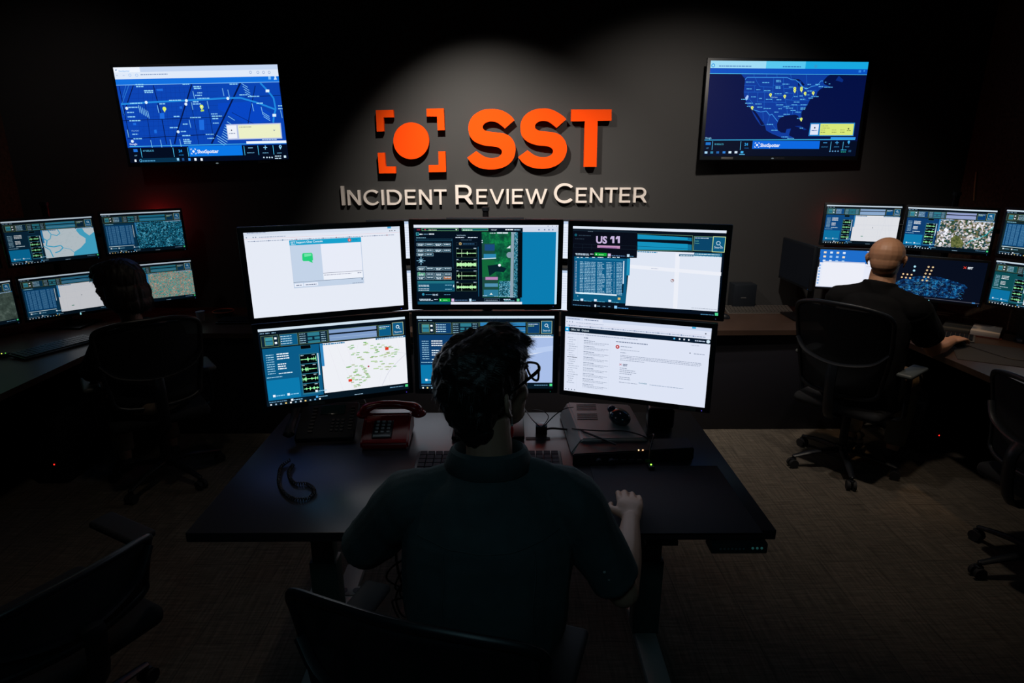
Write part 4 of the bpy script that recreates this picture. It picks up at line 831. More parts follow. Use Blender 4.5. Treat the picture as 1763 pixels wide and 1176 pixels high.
for i in range(5):
    for j in range(2):
        u,v=.36+.05*j-.01*i,.2+.085*i; s.circ(u,v,.014,'#b07040',4,8,uv=True); s.circ(u,v,.011,'#f0e0b0',5,8,uv=True); s.circ(u,v-.004,.005,'#308070',6,6,uv=True)
for i in range(2):
    for j in range(3): u,v=.08+.05*j-.01*i,.43+.085*i; s.circ(u,v,.014,'#b07040',4,8,uv=True); s.circ(u,v,.010,'#f0e0b0',5,8,uv=True)
s.line([(.75,.12),(.78,.17)],.007,'#e03a2a',5,uv=True); s.line([(.78,.12),(.75,.17)],.007,'#e03a2a',5,uv=True); s.text(.795,.17,'SST',.048,'#e8f0fa',5,.04,uv=True)
s.r01(0,.965,1,.975,'#5a5c68',3); s.r01(.92,.955,.955,.985,'#3f80c0',4); s.build(MON['R4'])
con('R5',left='wave',mp='white',seed=25,strip='#3a7a80',panel='#0c5058',hdr='#2a3436')
con('R0',left='cols',mp='none',mapm=A3,seed=26,strip='#3a5a60',panel='#15292c',hdr='#2a3030')
for k in ('B1','B2','B3','B4','B6','RX'):
    s=Scr(.483,.2717,None,'#e4ecfa' if k!='RX' else '#04060a'); s.r01(0,0,1,.06,'#b8cce8' if k!='RX' else '#04060a',1)
    for j in range(12): s.dash(.1,.15+.06*j,.6,.014,'#b8c4dc' if k!='RX' else '#05070b',3,uv=True)
    if k=='B6': s.line([(.0,.5),(.35,.7)],.02,'#0c1830',4,uv=True)
    s.build(MON[k])
for k in MON:
    if k[0] in 'MRB' : led(MON[k],.236,-.1435,'#2f60a0')
MB().ell((.05,-.002,-.1435),(.004,.002,.008),emit('#9fe8f0'),n=8).obj('status_light',MON['M3'])
MB().ell((-.03,-.002,-.1435),(.003,.002,.006),emit('#8fe0f0'),n=8).obj('status_light',MON['R4'])
MB().box((.205,-.0012,-.147),(.045,.0015,.010),M['grey_plastic']).obj('sticker',MON['M4'],)
for k,x in (('LL',-.09),('LR',.205)): MB().box((x,-.0012,-.1605),(.06,.0015,.012),mat('sticker_grey',(.09,.095,.09),.6)).obj('sticker',MON[k])
# ---- stands --------------------------------------------------------------------
def rack(label,keys,base,top,zb=.75):
    bx,by=base; t=thing('monitor_stand',label,'monitor stand',(bx,by,zb),group=None)
    L=lambda p:(p[0]-bx,p[1]-by,p[2]-zb)
    MB().box((0,0,.008),(.30,.24,.016),M['black_metal'],bev=.005).obj('base',t)
    MB().cyl((0,0,(top-zb)/2+.006),.021,top-zb-.012,M['black_metal'],n=20).obj('pole',t)
    MB().cyl((0,0,top-zb+.006),.026,.024,M['black_plastic'],n=20).obj('pole_cap',t)
    for row in keys:
        pts=[]
        for k in row:
            m=MON[k]; Rz=m.rotation_euler.to_matrix(); q=Vector(m.location)+Rz@Vector((0,.105,0)); pts.append(q)
        zc=sum(q.z for q in pts)/len(pts)
        mb=MB(); path=[L((q.x,q.y,zc)) for q in pts]
        n=len(path)//2
        mid=(0,.0,zc-zb)
        P=path[:]; P[n]=mid if len(P)%2 else P[n]
        (mb.tube(P,.014,M['black_metal'],smooth=6,round_ends=True) if len(P)>1 else None); mb.cyl((0,0,zc-zb),.03,.05,M['black_metal']); mb.obj('crossbar',t)
        for k in row:
            m=MON[k]; Rz=m.rotation_euler.to_matrix(); a=Vector(m.location)+Rz@Vector((0,.066,0)); b=Vector(m.location)+Rz@Vector((0,.11,0)); b.z=zc
            mb=MB().tube([L(a),L(b)],.016,M['black_metal'],n=10)
            mb.box(L(a),(.1,.006,.1),M['black_metal'],rot=(0,0,m.rotation_euler.z)); mb.obj('bracket',t)
rack('black triple monitor stand rising behind the six centre monitors',[('UL','UC','UR'),('LL','LC','LR')],(-.08,2.40),1.60)
rack('black monitor stand at the left workstation, cap showing above the coast map monitor',[('M00','M1','M2'),('M0','M3','M4')],(-3.04,4.12),1.57)
rack('black monitor stand at the right workstation, cap showing above the aerial photo monitor',[('R1','R2','R0'),('R3','R4','R5')],(3.00,4.155),1.63)
rack('black monitor stand of the rear workstation, cap showing above the centre monitors',[('B1','B2','B3'),('B4','B6')],(-.145,4.20),1.53)
rack('small black stand holding the dark switched off monitor',[('RX',)],(2.19,4.30),1.20)
# ============================================================ FURNITURE
def dp(px,py,z):
    # point seen at that place of the photo at height z
    f,th,ya=1050.,.2895,.00796
    X=(px-881.5)/f; u=-(py-588)/f; y=math.cos(th)+u*math.sin(th); zz=-math.sin(th)+u*math.cos(th); c,s=math.cos(ya),math.sin(ya)
    a,b=X*c+y*s,-X*s+y*c; k=(z-1.852)/zz; return Vector((a*k,b*k,z))
ZD=.75
d=thing('sit_stand_desk','dark sit-stand desk in the centre carrying the six big monitors','desk',(-.08,2.1,0))
MB().box((0,.005,.733),(1.83,.93,.034),M['desk_top'],bev=.003).obj('tabletop',d)
for sx in(-1,1):
    x=sx*.63
    lg=MB().box((x,-.06,.20),(.105,.075,.34),M['leg_metal'],bev=.004).obj('leg',d)
    MB().box((x,-.06,.53),(.085,.058,.34),M['leg_metal'],bev=.004).obj('inner_column',lg)
    MB().box((x,0,.018),(.085,.70,.036),M['foot_metal'],bev=.006).obj('foot',d)
    MB().box((x,0,.705),(.05,.62,.022),M['black_metal']).obj('top_bracket',d)
MB().box((0,.0,.69),(1.25,.06,.04),M['black_metal']).obj('crossbeam',d)
cb=MB().box((.80,-.445,.694),(.175,.06,.036),mat('control_box',(.02,.035,.035),.5),bev=.004).obj('control_panel',d)
mb=MB()
for k in range(7): mb.box((.74+.012*k,-.4757,.695),(.006,.002,.006),mat('panel_mark',(.12,.2,.2),.5))
for k in range(3): mb.cyl((.84+.014*k,-.4757,.697),.004,.002,emit('#1f4a48',.6),rot=(R(90),0,0),n=8)
mb.obj('buttons',cb)
MB().box((.56,-.44,.708),(.10,.05,.016),M['black_metal']).obj('cable_clip',d)
# counters
cabm=mat('cabinet_dark',(.010,.010,.016),.55); 
def counter(name,label,poly,panels,edge=None):
    t=thing(name,label,'counter',(poly[0][0],poly[0][1],0)); ox,oy=poly[0]
    MB().prismz([(x-ox,y-oy) for x,y in poly],.716,.75,M['wood_top']).obj('worktop',t,smooth=False)
    for (c,dd) in panels: MB().box((c[0]-ox,c[1]-oy,c[2]),dd,cabm,bev=.003).obj('panel',t)
    return t
counter('rear_counter','long rear counter along the back wall with closed dark front',[(-2.485,3.90),(2.52,3.96),(2.52,4.645),(-2.485,4.645)],[((-1.24,3.965,.355),(2.47,.02,.71)),((1.26,4.01,.355),(2.48,.02,.71)),((-2.45,4.3,.355),(.02,.65,.71)),((2.48,4.32,.355),(.02,.62,.71))])
counter('side_desk','left wall desk carrying the left workstation monitors',[(XL+.005,.9),(-2.49,.9),(-2.49,4.645),(XL+.005,4.645)],[((-3.2,.95,.355),(.7,.03,.71)),((-3.2,2.6,.355),(.7,.03,.71)),((-3.5,2.7,.355),(.02,3.6,.71))])
counter('side_desk','right wall desk carrying the right workstation monitors',[(2.62,1.6),(XR-.005,1.6),(XR-.005,4.645),(2.525,4.645),(2.525,3.70),(2.555,3.2)],[((3.0,1.65,.355),(.6,.03,.71)),((3.05,2.75,.355),(.5,.03,.71)),((3.35,3.1,.355),(.02,2.9,.71))])
def tower(label,p,rz,ledcol='#ff2018'):
    t=thing('computer_tower',label,'computer',(p[0],p[1],0),rz,group=None)
    MB().box((0,.22,.22),(.18,.44,.42),M['black_plastic'],bev=.006).obj('case',t)
    MB().box((0,-.004,.22),(.17,.012,.40),M['dark_plastic'],bev=.003).obj('front_panel',t)
    MB().ell((.03,-.011,.13),(.004,.003,.004),emit(ledcol,3.),n=8).obj('power_light',t)
    MB().box((0,-.011,.36),(.14,.002,.03),M['black_plastic']).obj('drive_slot',t)
    return t
q=dp(93,800,.13); tower('black computer tower with red light under the left wall desk',(q.x-.03,q.y+.012),0)
q=dp(1617,750,.13); tower('black computer tower with red light under the right wall desk',(q.x-.03,q.y+.012),0)
# ------------------------------------------------------------ chairs
def chair(label,loc,rz,top=1.0,wide=.46,baserot=0,recl=8,arms=True,seat=.48,armz=.68,net='net',crest=.035,pad='rubber'):
    t=thing('office_chair',label,'chair',(loc[0],loc[1],0),rz,group='black office chairs'); B=M['black_plastic']
    for k in range(5):
        a=baserot-rz+k*2*math.pi/5; dx,dy=math.cos(a),math.sin(a)
        lg=MB().tube([(dx*.03,dy*.03,.115),(dx*.16,dy*.16,.105),(dx*.30,dy*.30,.075)],[(.026,.018),(.021,.014),(.015,.010)],B,n=10,smooth=3,round_ends=True).obj('base_leg',t)
        mb=MB()
        for sd in(-1,1): mb.cyl((dx*.30-dy*.016*sd,dy*.30+dx*.016*sd,.0285),.028,.018,M['rubber'],rot=(R(90),0,a+R(90)+R(90)),n=18)
        mb.box((dx*.30,dy*.30,.052),(.03,.03,.02),B,bev=.004); mb.obj('caster',lg)
    MB().cyl((0,0,.12),.034,.06,B).cyl((0,0,.27),.024,.28,M['black_metal']).obj('gas_column',t)
    MB().box((0,.0,seat-.075),(.18,.24,.035),B,bev=.01).tube([(.09,.02,seat-.075),(.24,.04,seat-.08)],.006,B,n=8).obj('seat_mechanism',t)
    sm=MB(); sm.box((0,.02,seat-.03),(.50,.48,.07),M['fabric_black'],bev=.033,seg=4); sm.obj('seat',t)
    lo=seat+.07; H=top-lo; rc=R(recl)
    def bp(x,z): 
        yy=-.235-(z-lo)*math.sin(rc)+.07*(x/(wide/2))**2*.7+.02*math.sin((z-lo)/H*math.pi); return (x,yy,z)
    def hw(u): return wide/2*(.80+.20*math.sin(min(1,u*1.25)*math.pi/2))
    out=[]
    N=8
    for k in range(N+1): u=.06+.84*k/N; out.append(bp(hw(u),lo+H*u))
    out+= [bp(hw(1)*.88,lo+H*.975),bp(hw(1)*.5,lo+H+crest*.35),bp(0,lo+H+crest*.5),bp(-hw(1)*.5,lo+H+crest*.35),bp(-hw(1)*.88,lo+H*.975)]
    for k in range(N,-1,-1): u=.06+.84*k/N; out.append(bp(-hw(u),lo+H*u))
    out+=[bp(-hw(0)*.7,lo+.0),bp(0,lo-.008),bp(hw(0)*.7,lo+.0)]
    MB().tube(out,(.011,.013),M['black_plastic'],n=10,smooth=4,closed=True).obj('back_frame',t)
    mb=MB(); nx,nz=12,14; g=[]
    for j in range(nz+1):
        u=.02+.965*j/nz; z=lo+H*u; w=hw(u)*(1 if .1<u<.9 else .93); g.append([mb.bm.verts.new(bp(-w+2*w*i/nx,z)) for i in range(nx+1)])
    for j in range(nz):
        for i in range(nx): mb.bm.faces.new((g[j][i],g[j][i+1],g[j+1][i+1],g[j+1][i]))
    mb.mi(M[net]); o=mb.obj('back_net',t)
    sd=o.modifiers.new('thick','SOLIDIFY'); sd.thickness=.003
    zb=lo+H*.42
    def off(p,d): return (p[0],p[1]-d,p[2])
    MB().tube([off(bp(-hw(.5),zb+.07),.012),off(bp(-hw(.5)*.7,zb),.03),off(bp(0,zb-.03),.04),off(bp(hw(.5)*.7,zb),.03),off(bp(hw(.5),zb+.07),.012)],(.016,.008),B,n=8,smooth=5).obj('lumbar_bar',t)
    MB().tube([(0,-.06,seat-.08),(0,-.26,seat-.07),(0,-.315,lo+.06),off(bp(0,zb-.03),.05)],(.03,.014),B,n=10,smooth=5).obj('back_support',t)
    if arms:
        for sx in(-1,1):
            a=MB().tube([(sx*.20,.0,seat-.075),(sx*.29,.0,seat-.06),(sx*.30,-.01,seat+.05),(sx*.295,-.01,armz-.02)],(.024,.012),B,n=10,smooth=4).obj('armrest',t)
            MB().box((sx*.29,.03,armz),(.085,.25,.028),M[pad],bev=.013,seg=4).obj('arm_pad',a)
    return t
chair('black chair of the seated person in the foreground at the centre desk',(-.15,1.275),R(-18),top=.935,wide=.60,baserot=.3,recl=4,armz=.66)
chair('black net-backed chair of the bald man at the right workstation',(2.09,3.45),R(-52),top=1.08,wide=.52,baserot=R(182),recl=13,armz=.70,pad='pad_grey')
chair('black chair of the woman at the left workstation',(-2.06,3.34),R(37),top=1.03,wide=.50,baserot=R(-100),recl=8,armz=.66,pad='pad_grey')
chair('empty black chair at the lower left corner of the photo',(-1.41,1.53),R(62),top=.74,wide=.50,baserot=1.3,recl=4,armz=.66,net='fabric_black')
chair('empty black chair cut off by the right edge of the photo',(2.47,2.38),R(-84),top=.95,wide=.50,baserot=R(180),recl=8,armz=.70,net='fabric_black')
# ------------------------------------------------------------ things on the centre desk
def keyboard(label,c,rz,w=.44,dd=.145,z=ZD,keym=None,case=None,tilt=4,group=None,cols=18,rows=5):
    t=thing('keyboard',label,'keyboard',(c[0],c[1],z),rz,group=group)
    T=Matrix.Translation((0,0,.012))@Matrix.Rotation(R(tilt),4,'X')
    MB().box((0,0,0),(w,dd,.014),case or M['black_plastic'],bev=.004,T=T).obj('case',t)
    mb=MB(); kw=(w-.02)/cols; kd=(dd-.02)/rows
    for j in range(rows):
        for i in range(cols):
            mb.box((-(w-.02)/2+kw*(i+.5),-(dd-.02)/2+kd*(j+.5),.010),(kw*.84,kd*.84,.008),keym or M['dark_plastic'],T=T)
    mb.obj('keys',t,smooth=False); return t
keyboard('black keyboard on the centre desk, mostly hidden by the seated person',(-.07,2.06),0,.55,.16)
mb=MB(); P=[(.308,2.052),(.785,2.052),(.785,1.622),(.308,1.622)]
o=MB().box((.5465,1.837,ZD+.002),(.477,.43,.004),mat('pad_cloth',(.008,.008,.016),.85,bump=.3,bscale=800),bev=.0018).obj('mouse_pad'); tag(o,'large black mouse pad on the right half of the centre desk','mouse pad')
def mouse(label,c,z,rz,k=1.,group=None,glow=None):
    t=thing('mouse',label,'mouse',(c[0],c[1],z),rz,group=group)
    mb=MB(); mb.ell((0,0,.004*k),(.031*k,.055*k,.034*k),M['black_plastic'],n=20)
    bmesh.ops.bisect_plane(mb.bm,geom=mb.bm.verts[:]+mb.bm.edges[:]+mb.bm.faces[:],plane_co=(0,0,.0005),plane_no=(0,0,-1),clear_outer=True)
    bmesh.ops.holes_fill(mb.bm,edges=[e for e in mb.bm.edges if e.is_boundary],sides=0); mb.obj('shell',t)
    MB().cyl((0,.032*k,.032*k),.007*k,.006*k,M['rubber'],rot=(0,R(90),0),n=12).obj('scroll_wheel',t)
    return t
q=dp(1077,860,.775); mouse('black mouse under the right hand of the seated person',(q.x+.012,q.y-.018),ZD+.004,R(-8))
# desk telephone
t=thing('desk_telephone','black office telephone with coiled cord at the left end of the centre desk','telephone',(-.775,2.37,ZD),R(4))
T=Matrix.Translation((0,0,.045))@Matrix.Rotation(R(22),4,'X')
bd=MB().box((.02,0,0),(.24,.21,.028),M['dark_plastic'],bev=.010,T=T); bd.box((.02,.06,-.035),(.18,.06,.05),M['black_plastic'],bev=.006,T=T); bd.obj('body',t)
MB().box((.035,.055,.0155),(.10,.055,.003),mat('phone_glass',(.01,.03,.035),.12),bev=.001,T=T).obj('display',t)
mb=MB()
for i in range(3):
    for j in range(4): mb.box((.045+.020*i,-.065+.019*j,.016),(.014,.012,.006),M['black_plastic'],bev=.0015,seg=1,T=T)
mb.obj('keypad',t,smooth=False); mb=MB()
for j in range(8): mb.box((-.040,-.07+.020*j,.016),(.018,.008,.005),M['black_plastic'],T=T)
mb.obj('line_buttons',t,smooth=False); mb=MB()
for j in range(8): mb.box((.118,-.06+.018*j,.016),(.016,.008,.005),M['black_plastic'],T=T)
mb.obj('feature_buttons',t,smooth=False)
MB().tube([(-.115,-.105,.040),(-.118,-.07,.052),(-.118,.0,.068),(-.118,.07,.104),(-.115,.10,.110)],[(.024,.014),(.019,.015),(.016,.012),(.019,.015),(.024,.014)],M['dark_plastic'],n=14,smooth=5,up=(0,-.3,1),round_ends=True).obj('handset',t)
pth=[dp(500,792,.765),dp(484,805,.757),dp(480,830,.757),dp(488,848,.757),dp(508,860,.757),dp(532,858,.757),dp(541,845,.757),dp(528,834,.757),dp(506,832,.757),dp(497,815,.757),dp(505,800,.757)]
# coil wound round that path
def resample(P,n):
    P=[Vector(p) for p in P]; Q=[]
    N=len(P)
    for i in range(N-1):
        a,b,c,d=P[max(0,i-1)],P[i],P[i+1],P[min(N-1,i+2)]
        for k in range(n):
            u=k/n; Q.append(.5*((2*b)+(c-a)*u+(2*a-5*b+4*c-d)*u*u+(3*b-3*c+d-a)*u**3))
    return Q+[P[-1]]
def coil(P,r,turn,rad,n=30):
    Q=resample(P,n); out=[]; L=0
    for i,q in enumerate(Q):
        tg=(Q[min(i+1,len(Q)-1)]-Q[max(i-1,0)]).normalized(); 
        if i: L+=(Q[i]-Q[i-1]).length
        sd=tg.cross(Vector((0,0,1))).normalized(); upv=sd.cross(tg); a=L/turn*2*math.pi
        out.append(q+sd*math.cos(a)*r+upv*(math.sin(a)*r+r*.3))
    return out
off=Vector((-.775,2.37,ZD)); IR=Matrix.Rotation(-R(4),3,'Z')
MB().tube([IR@(p-off) for p in coil(pth,.0055,.009,.0018,60)],.0020,M['cable'],n=5).obj('coiled_cord',t)
MB().tube([(.07,.11,.03),(.10,.16,.05),(.15,.20,.035),(.17,.22,.005)],.0025,M['cable'],n=6,smooth=6).obj('line_cord',t)
# red telephone
t=thing('red_telephone','glossy red push-button telephone on the centre desk','telephone',(-.492,2.31,ZD),R(2))
RP=M['red_plastic']
mb=MB(); prof=[(-.115,.0),(.105,.0),(.105,.085),(.03,.095),(.0,.075),(-.108,.038),(-.115,.03)]
A=[mb.bm.verts.new((-.095,y,z)) for y,z in prof]; Bv=[mb.bm.verts.new((.095,y,z)) for y,z in prof]
mb.bm.faces.new(A); mb.bm.faces.new(Bv[::-1])
for i in range(len(prof)): mb.bm.faces.new((A[i],Bv[i],Bv[(i+1)%len(prof)],A[(i+1)%len(prof)]))
mb.mi(RP); bmesh.ops.bevel(mb.bm,geom=[e for e in mb.bm.edges],offset=.009,segments=3,affect='EDGES'); mb.obj('body',t)
T=Matrix.Translation((-.012,-.052,.0615))@Matrix.Rotation(math.atan2(.037,.108),4,'X')
MB().box((0,0,.001),(.078,.098,.005),M['black_plastic'],bev=.002,T=T).obj('faceplate',t)
for j in range(4):
    for i in range(3): MB().box((-.023+.023*i,-.020+.020*j,.0055),(.013,.011,.006),M['white_key'],bev=.002,seg=1,T=T).obj('push_button',t)
MB().box((0,-.041,.0042),(.066,.010,.003),M['white_key'],T=T).obj('number_card',t)
MB().tube([(-.105,.055,.085),(-.095,.055,.108),(-.05,.055,.124),(0,.055,.128),(.05,.055,.124),(.11,.055,.108),(.122,.055,.085)],[(.030,.022),(.030,.020),(.020,.014),(.018,.013),(.020,.014),(.030,.020),(.030,.022)],RP,n=16,smooth=6,round_ends=False,up=(0,0,1)).ell((-.105,.055,.083),(.032,.032,.016),RP).ell((.122,.055,.083),(.032,.032,.016),RP).obj('handset',t)
MB().tube([(-.09,.09,.08),(-.12,.12,.13),(-.17,.15,.15),(-.20,.19,.10)],.0022,M['silver'],n=6,smooth=6).obj('cord',t)
# silver box
t=thing('mini_computer','silver slanted box computer with slots under the lower right monitor','computer',(.42,2.44,ZD),0)
c0=Vector((.42,2.44,ZD))
tl,tr,br,bl=[dp(*p,.815)-c0 for p in ((977,692),(1083,696),(1116,754),(1002,756))]
fl,fb=dp(962,712,.755)-c0,dp(983,785,.755)-c0
mb=MB(); pts=[tl,tr,br,bl]; bot=[Vector((fl.x,tl.y,.0)),Vector((tr.x+.02,tr.y,.0)),Vector((br.x+.01,br.y,.0)),Vector((fb.x,bl.y-.0,.0))]
a=[mb.bm.verts.new((p.x,p.y,.065)) for p in pts]; b=[mb.bm.verts.new(p) for p in bot]
mb.bm.faces.new(a); mb.bm.faces.new(b[::-1])
for i in range(4): mb.bm.faces.new((a[i],b[i],b[(i+1)%4],a[(i+1)%4]))
mb.mi(M['silver']); bmesh.ops.bevel(mb.bm,geom=mb.bm.edges[:],offset=.006,segments=3,affect='EDGES'); mb.obj('case',t)
mb=MB()
for k in (0,1,2,3,5.5,6.5,7.5,8.5): mb.box((-.085+(8-k)*.0015,.06-k*.0185,.0655),(.085,.005,.002),M['black_plastic'])
mb.obj('vent_slots',t,smooth=False)
# glossy mouse on the box
t2=thing('mouse','dark glossy mouse lying on top of the silver box','mouse',(dp(1066,728,.815).x,dp(1066,728,.815).y,.8155),R(20))
MB().ell((0,0,.026),(.040,.058,.032),mat('gloss_shell',(.015,.03,.04),.15),n=24).obj('shell',t2)
MB().ell((-.014,.040,.045),(.018,.022,.016),mat('reflection_paint_blue',(.01,.05,.14),.15),n=16).obj('painted_reflection',t2)  # blue reflection on the shell, painted as a raised blue spot
# black control box in front
t=thing('audio_interface','flat black box with knobs and tiny lights before the silver box','control box',(.475,2.18,ZD),0)
c0=Vector((.475,2.18,ZD))
a1=[dp(*p,.805)-c0 for p in ((999,757),(1184,752),(1196,770),(986,781))]
mb=MB(); a=[mb.bm.verts.new((p.x,p.y,.052)) for p in a1]; b=[mb.bm.verts.new((p.x,p.y,0)) for p in a1]
mb.bm.faces.new(a); mb.bm.faces.new(b[::-1])
for i in range(4): mb.bm.faces.new((a[i],b[i],b[(i+1)%4],a[(i+1)%4]))
mb.mi(M['black_plastic']); bmesh.ops.bevel(mb.bm,geom=mb.bm.edges[:],offset=.004,segments=2,affect='EDGES'); mb.obj('case',t)
yf=a1[3].y-.001
for px in (1030,1052): 
    x=(dp(px,790,.78)-c0).x; k=MB().cyl((x,yf-.008,.026),.011,.016,M['dark_plastic'],rot=(R(90),0,0)).obj('knob',t)
for px,c in ((1092,'#ffb070'),(1099,'#ff9a60')):
    x=(dp(px,760,.80)-c0).x; MB().ell((x,yf+.03,.0535),(.0028,.0028,.002),emit(c,6.),n=8).obj('indicator_light',t)
for k in range(5): MB().box((a1[3].x+.16+k*.03,yf-.001,.025),(.018,.004,.012),M['dark_plastic']).obj('socket',t)
t=thing('usb_dongle','small black plug with a green light below the flat black box','plug',(dp(1121,800,.77).x,dp(1121,800,.77).y+.045,ZD),0)
MB().box((0,-.035,.012),(.022,.05,.014),M['black_plastic'],bev=.003).obj('body',t); MB().ell((0,-.045,.0205),(.003,.003,.0015),emit('#70ff30',9.),n=8).obj('indicator_light',t)
MB().tube([(0,-.01,.012),(.01,.02,.06),(.03,.06,.09),(.035,.14,.05)],.003,M['cable'],n=6,smooth=6).obj('cable',t)
# black device behind
q=dp(1140,738,.75)
t=thing('card_reader','black boxy device standing behind the flat black box','device',(q.x,q.y+.05,ZD),R(-8))
MB().box((0,0,.045),(.11,.10,.09),M['black_plastic'],bev=.012,seg=3).obj('body',t); MB().box((.02,.0,.0915),(.05,.05,.004),M['silver'],bev=.001).obj('top_plate',t); MB().box((0,-.052,.05),(.07,.004,.03),M['dark_plastic']).obj('slot_plate',t)
# hub with cables, dark strips
q=dp(932,746,.75)
t=thing('cable_hub','small silver topped black cube with cables beside the seated head','hub',(q.x,q.y,ZD),R(-3))
MB().box((0,0,.02),(.048,.045,.036),M['black_plastic'],bev=.003).obj('body',t); MB().box((0,.0,.0395),(.046,.043,.004),mat('hub_top',(.25,.4,.5),.3),bev=.001).obj('lid',t)
def rel(P,o): return [tuple(Vector(p)-Vector((o.x,o.y,ZD))) for p in P]
for P,r in (([dp(938,740,.775),dp(952,737,.77),dp(990,740,.765)],.0045),([dp(930,735,.79),dp(915,722,.80),dp(900,705,.78)],.0022),([dp(934,735,.79),dp(945,718,.84),dp(935,708,.86),dp(915,706,.82)],.0018),([dp(936,735,.79),dp(955,715,.84),dp(972,703,.86),dp(985,700,.84)],.0022)):
    MB().tube(rel(P,q),r,M['cable'],n=7,smooth=8).obj('cable',t)
tag(MB().tube([dp(985,738,.80),dp(1005,740,.822),dp(1040,742,.822),dp(1075,742,.822),dp(1110,752,.822),dp(1124,765,.80)],.0026,M['cable'],n=7,smooth=8).obj('cable'),'thin black cable running across the top of the silver box','cable')
tag(MB().tube([dp(992,738,.80),dp(1010,745,.822),dp(1035,755,.825),dp(1060,765,.81)],.004,M['cable'],n=7,smooth=8).obj('cable'),'thicker black cable from the silver box down to the flat black box','cable')
q=dp(926,755,.7505); tag(MB().box((q.x,q.y,ZD+.001),(.10,.025,.0012),mat('tape_dark',(.01,.01,.016),.6)).obj('tape_strip'),'dark tape strip on the desk under the cable hub','tape')
q=dp(930,780,.7505); tag(MB().box((q.x+.005,q.y,ZD+.001),(.09,.014,.0012),M['bezel']).obj('tape_strip'),'thin dark tape strip between cable hub and keyboard','tape')
# cables and power strip under the desk
for k,(c,lb) in enumerate(((M['cable'],'black cable hanging in the bundle under the left half of the desk'),(M['silver'],'pale cable in the bundle under the left half of the desk'),(M['dark_red'],'red cable in the bundle under the left half of the desk'))):
    off_=.04*k
    P=[(-.36+off_,2.0,.66),(-.42+off_,1.98,.45),(-.40+off_,2.0,.25),(-.30+off_,1.96,.16),(-.24,2.02,.24),(-.22+off_,2.05,.10),(-.25,2.08,.012)]
    tag(MB().tube(P,.005 if k!=1 else .004,c,n=7,smooth=8).obj('cable'),lb,'cable')
for k in range(7):
    r0=rn.uniform(.04,.09); cx,cy=rn.uniform(-.42,-.30),rn.uniform(1.92,2.02)
    P=[(cx+r0*math.cos(a/6*2*math.pi),cy+.03*math.sin(a*2.1+k),.20+.03*k*.8+r0*math.sin(a/6*2*math.pi)) for a in range(7)]
    tag(MB().tube(P,.004,M['cable'],n=6,smooth=5,closed=False).obj('cable'),'looped black cable in the tangle under the left half of the desk','cable','looped cables in the tangle under the desk')
t=thing('power_strip','pale power strip on the floor under the left half of the desk','power strip',(-.72,2.26,0),0)
MB().box((0,0,.02),(.30,.06,.04),M['foot_metal'],bev=.006).obj('body',t)
for k in range(5): MB().cyl((-.11+.055*k,0,.0405),.016,.003,M['black_plastic'],n=14).obj('socket',t)
# ------------------------------------------------------------ things on the side desks and the rear counter
keyboard('dark keyboard with pale key edges on the left wall desk',(-2.74,3.56),R(68),.44,.15,keym=mat('key_teal',(.03,.06,.07),.4),cols=16)
q=dp(1632,563,.765); keyboard('dark grey keyboard behind the bald man\'s hand',(2.80,3.80),R(-38),.40,.14,keym=M['dark_plastic'],case=mat('kb_grey',(.07,.07,.07),.5),cols=16)
t=thing('open_book','thick open book with white pages on the right wall desk','book',(3.10,3.90,ZD),R(-42))
MB().box((0,0,.003),(.34,.24,.005),M['cover_red']).obj('cover',t)
MB().box((.078,0,.022),(.155,.225,.032),M['paper'],bev=.004).obj('page_block',t); MB().box((-.08,0,.018),(.155,.225,.024),mat('page_dark',(.05,.05,.045),.8),bev=.004).obj('page_block',t,).__setitem__('label','dark left half of the book')  # left half of the book gets a darker colour
tag(MB().box((2.86,3.42,ZD+.0015),(.36,.44,.003),mat('pad2',(.016,.016,.018),.8),rot=(0,0,R(-30)),bev=.001).obj('mouse_pad'),'dark mouse pad under the bald man\'s hand','mouse pad')
mouse('black mouse under the hand of the bald man',(2.80,3.60),ZD+.003,R(-60))
mouse('black mouse at the right edge of the right wall desk',(3.24,3.67),ZD,R(-20))
tag(MB().tube([(2.83,3.60,.757),(2.86,3.42,.757),(2.90,3.30,.757),(3.02,3.26,.755),(3.2,3.3,.755)],.002,M['cable'],n=6,smooth=8).obj('cable'),'mouse cable curving over the right wall desk','cable')
t=thing('small_speaker','small black box against the back wall right of the centre monitors','box',(1.80,4.57,ZD),0)
MB().box((0,0,.10),(.17,.12,.20),M['bezel'],bev=.004).obj('case',t); MB().box((-.01,-.061,.10),(.04,.003,.006),M['grey_plastic']).obj('badge',t)
keyboard('grey keyboard lying at the back of the rear counter, right side',(1.90,4.48),0,.50,.13,case=mat('kb_grey2',(.06,.055,.05),.6),keym=mat('key_brown',(.05,.045,.04),.6),tilt=14)
mouse('dark mouse on the rear counter near the grey keyboard',(1.56,4.28),ZD,R(70))
keyboard('dark keyboard on the rear counter left of the centre monitors',(-1.86,4.20),R(3),.36,.13)
t=thing('paper_bowl','low orange rimmed bowl on the rear counter at left','bowl',(dp(385,540,.77).x,dp(385,540,.77).y,ZD),0)
mb=MB(); mb.cyl((0,0,.02),.055,.04,M['black_plastic'],r2=.072,n=28); mb.obj('bowl_body',t); MB().tube([(.072*math.cos(a*math.pi/12),.072*math.sin(a*math.pi/12),.041) for a in range(24)],.003,mat('orange_rim',(.5,.09,.02),.4),n=6,closed=True).obj('rim',t)
q=dp(346,548,.77)
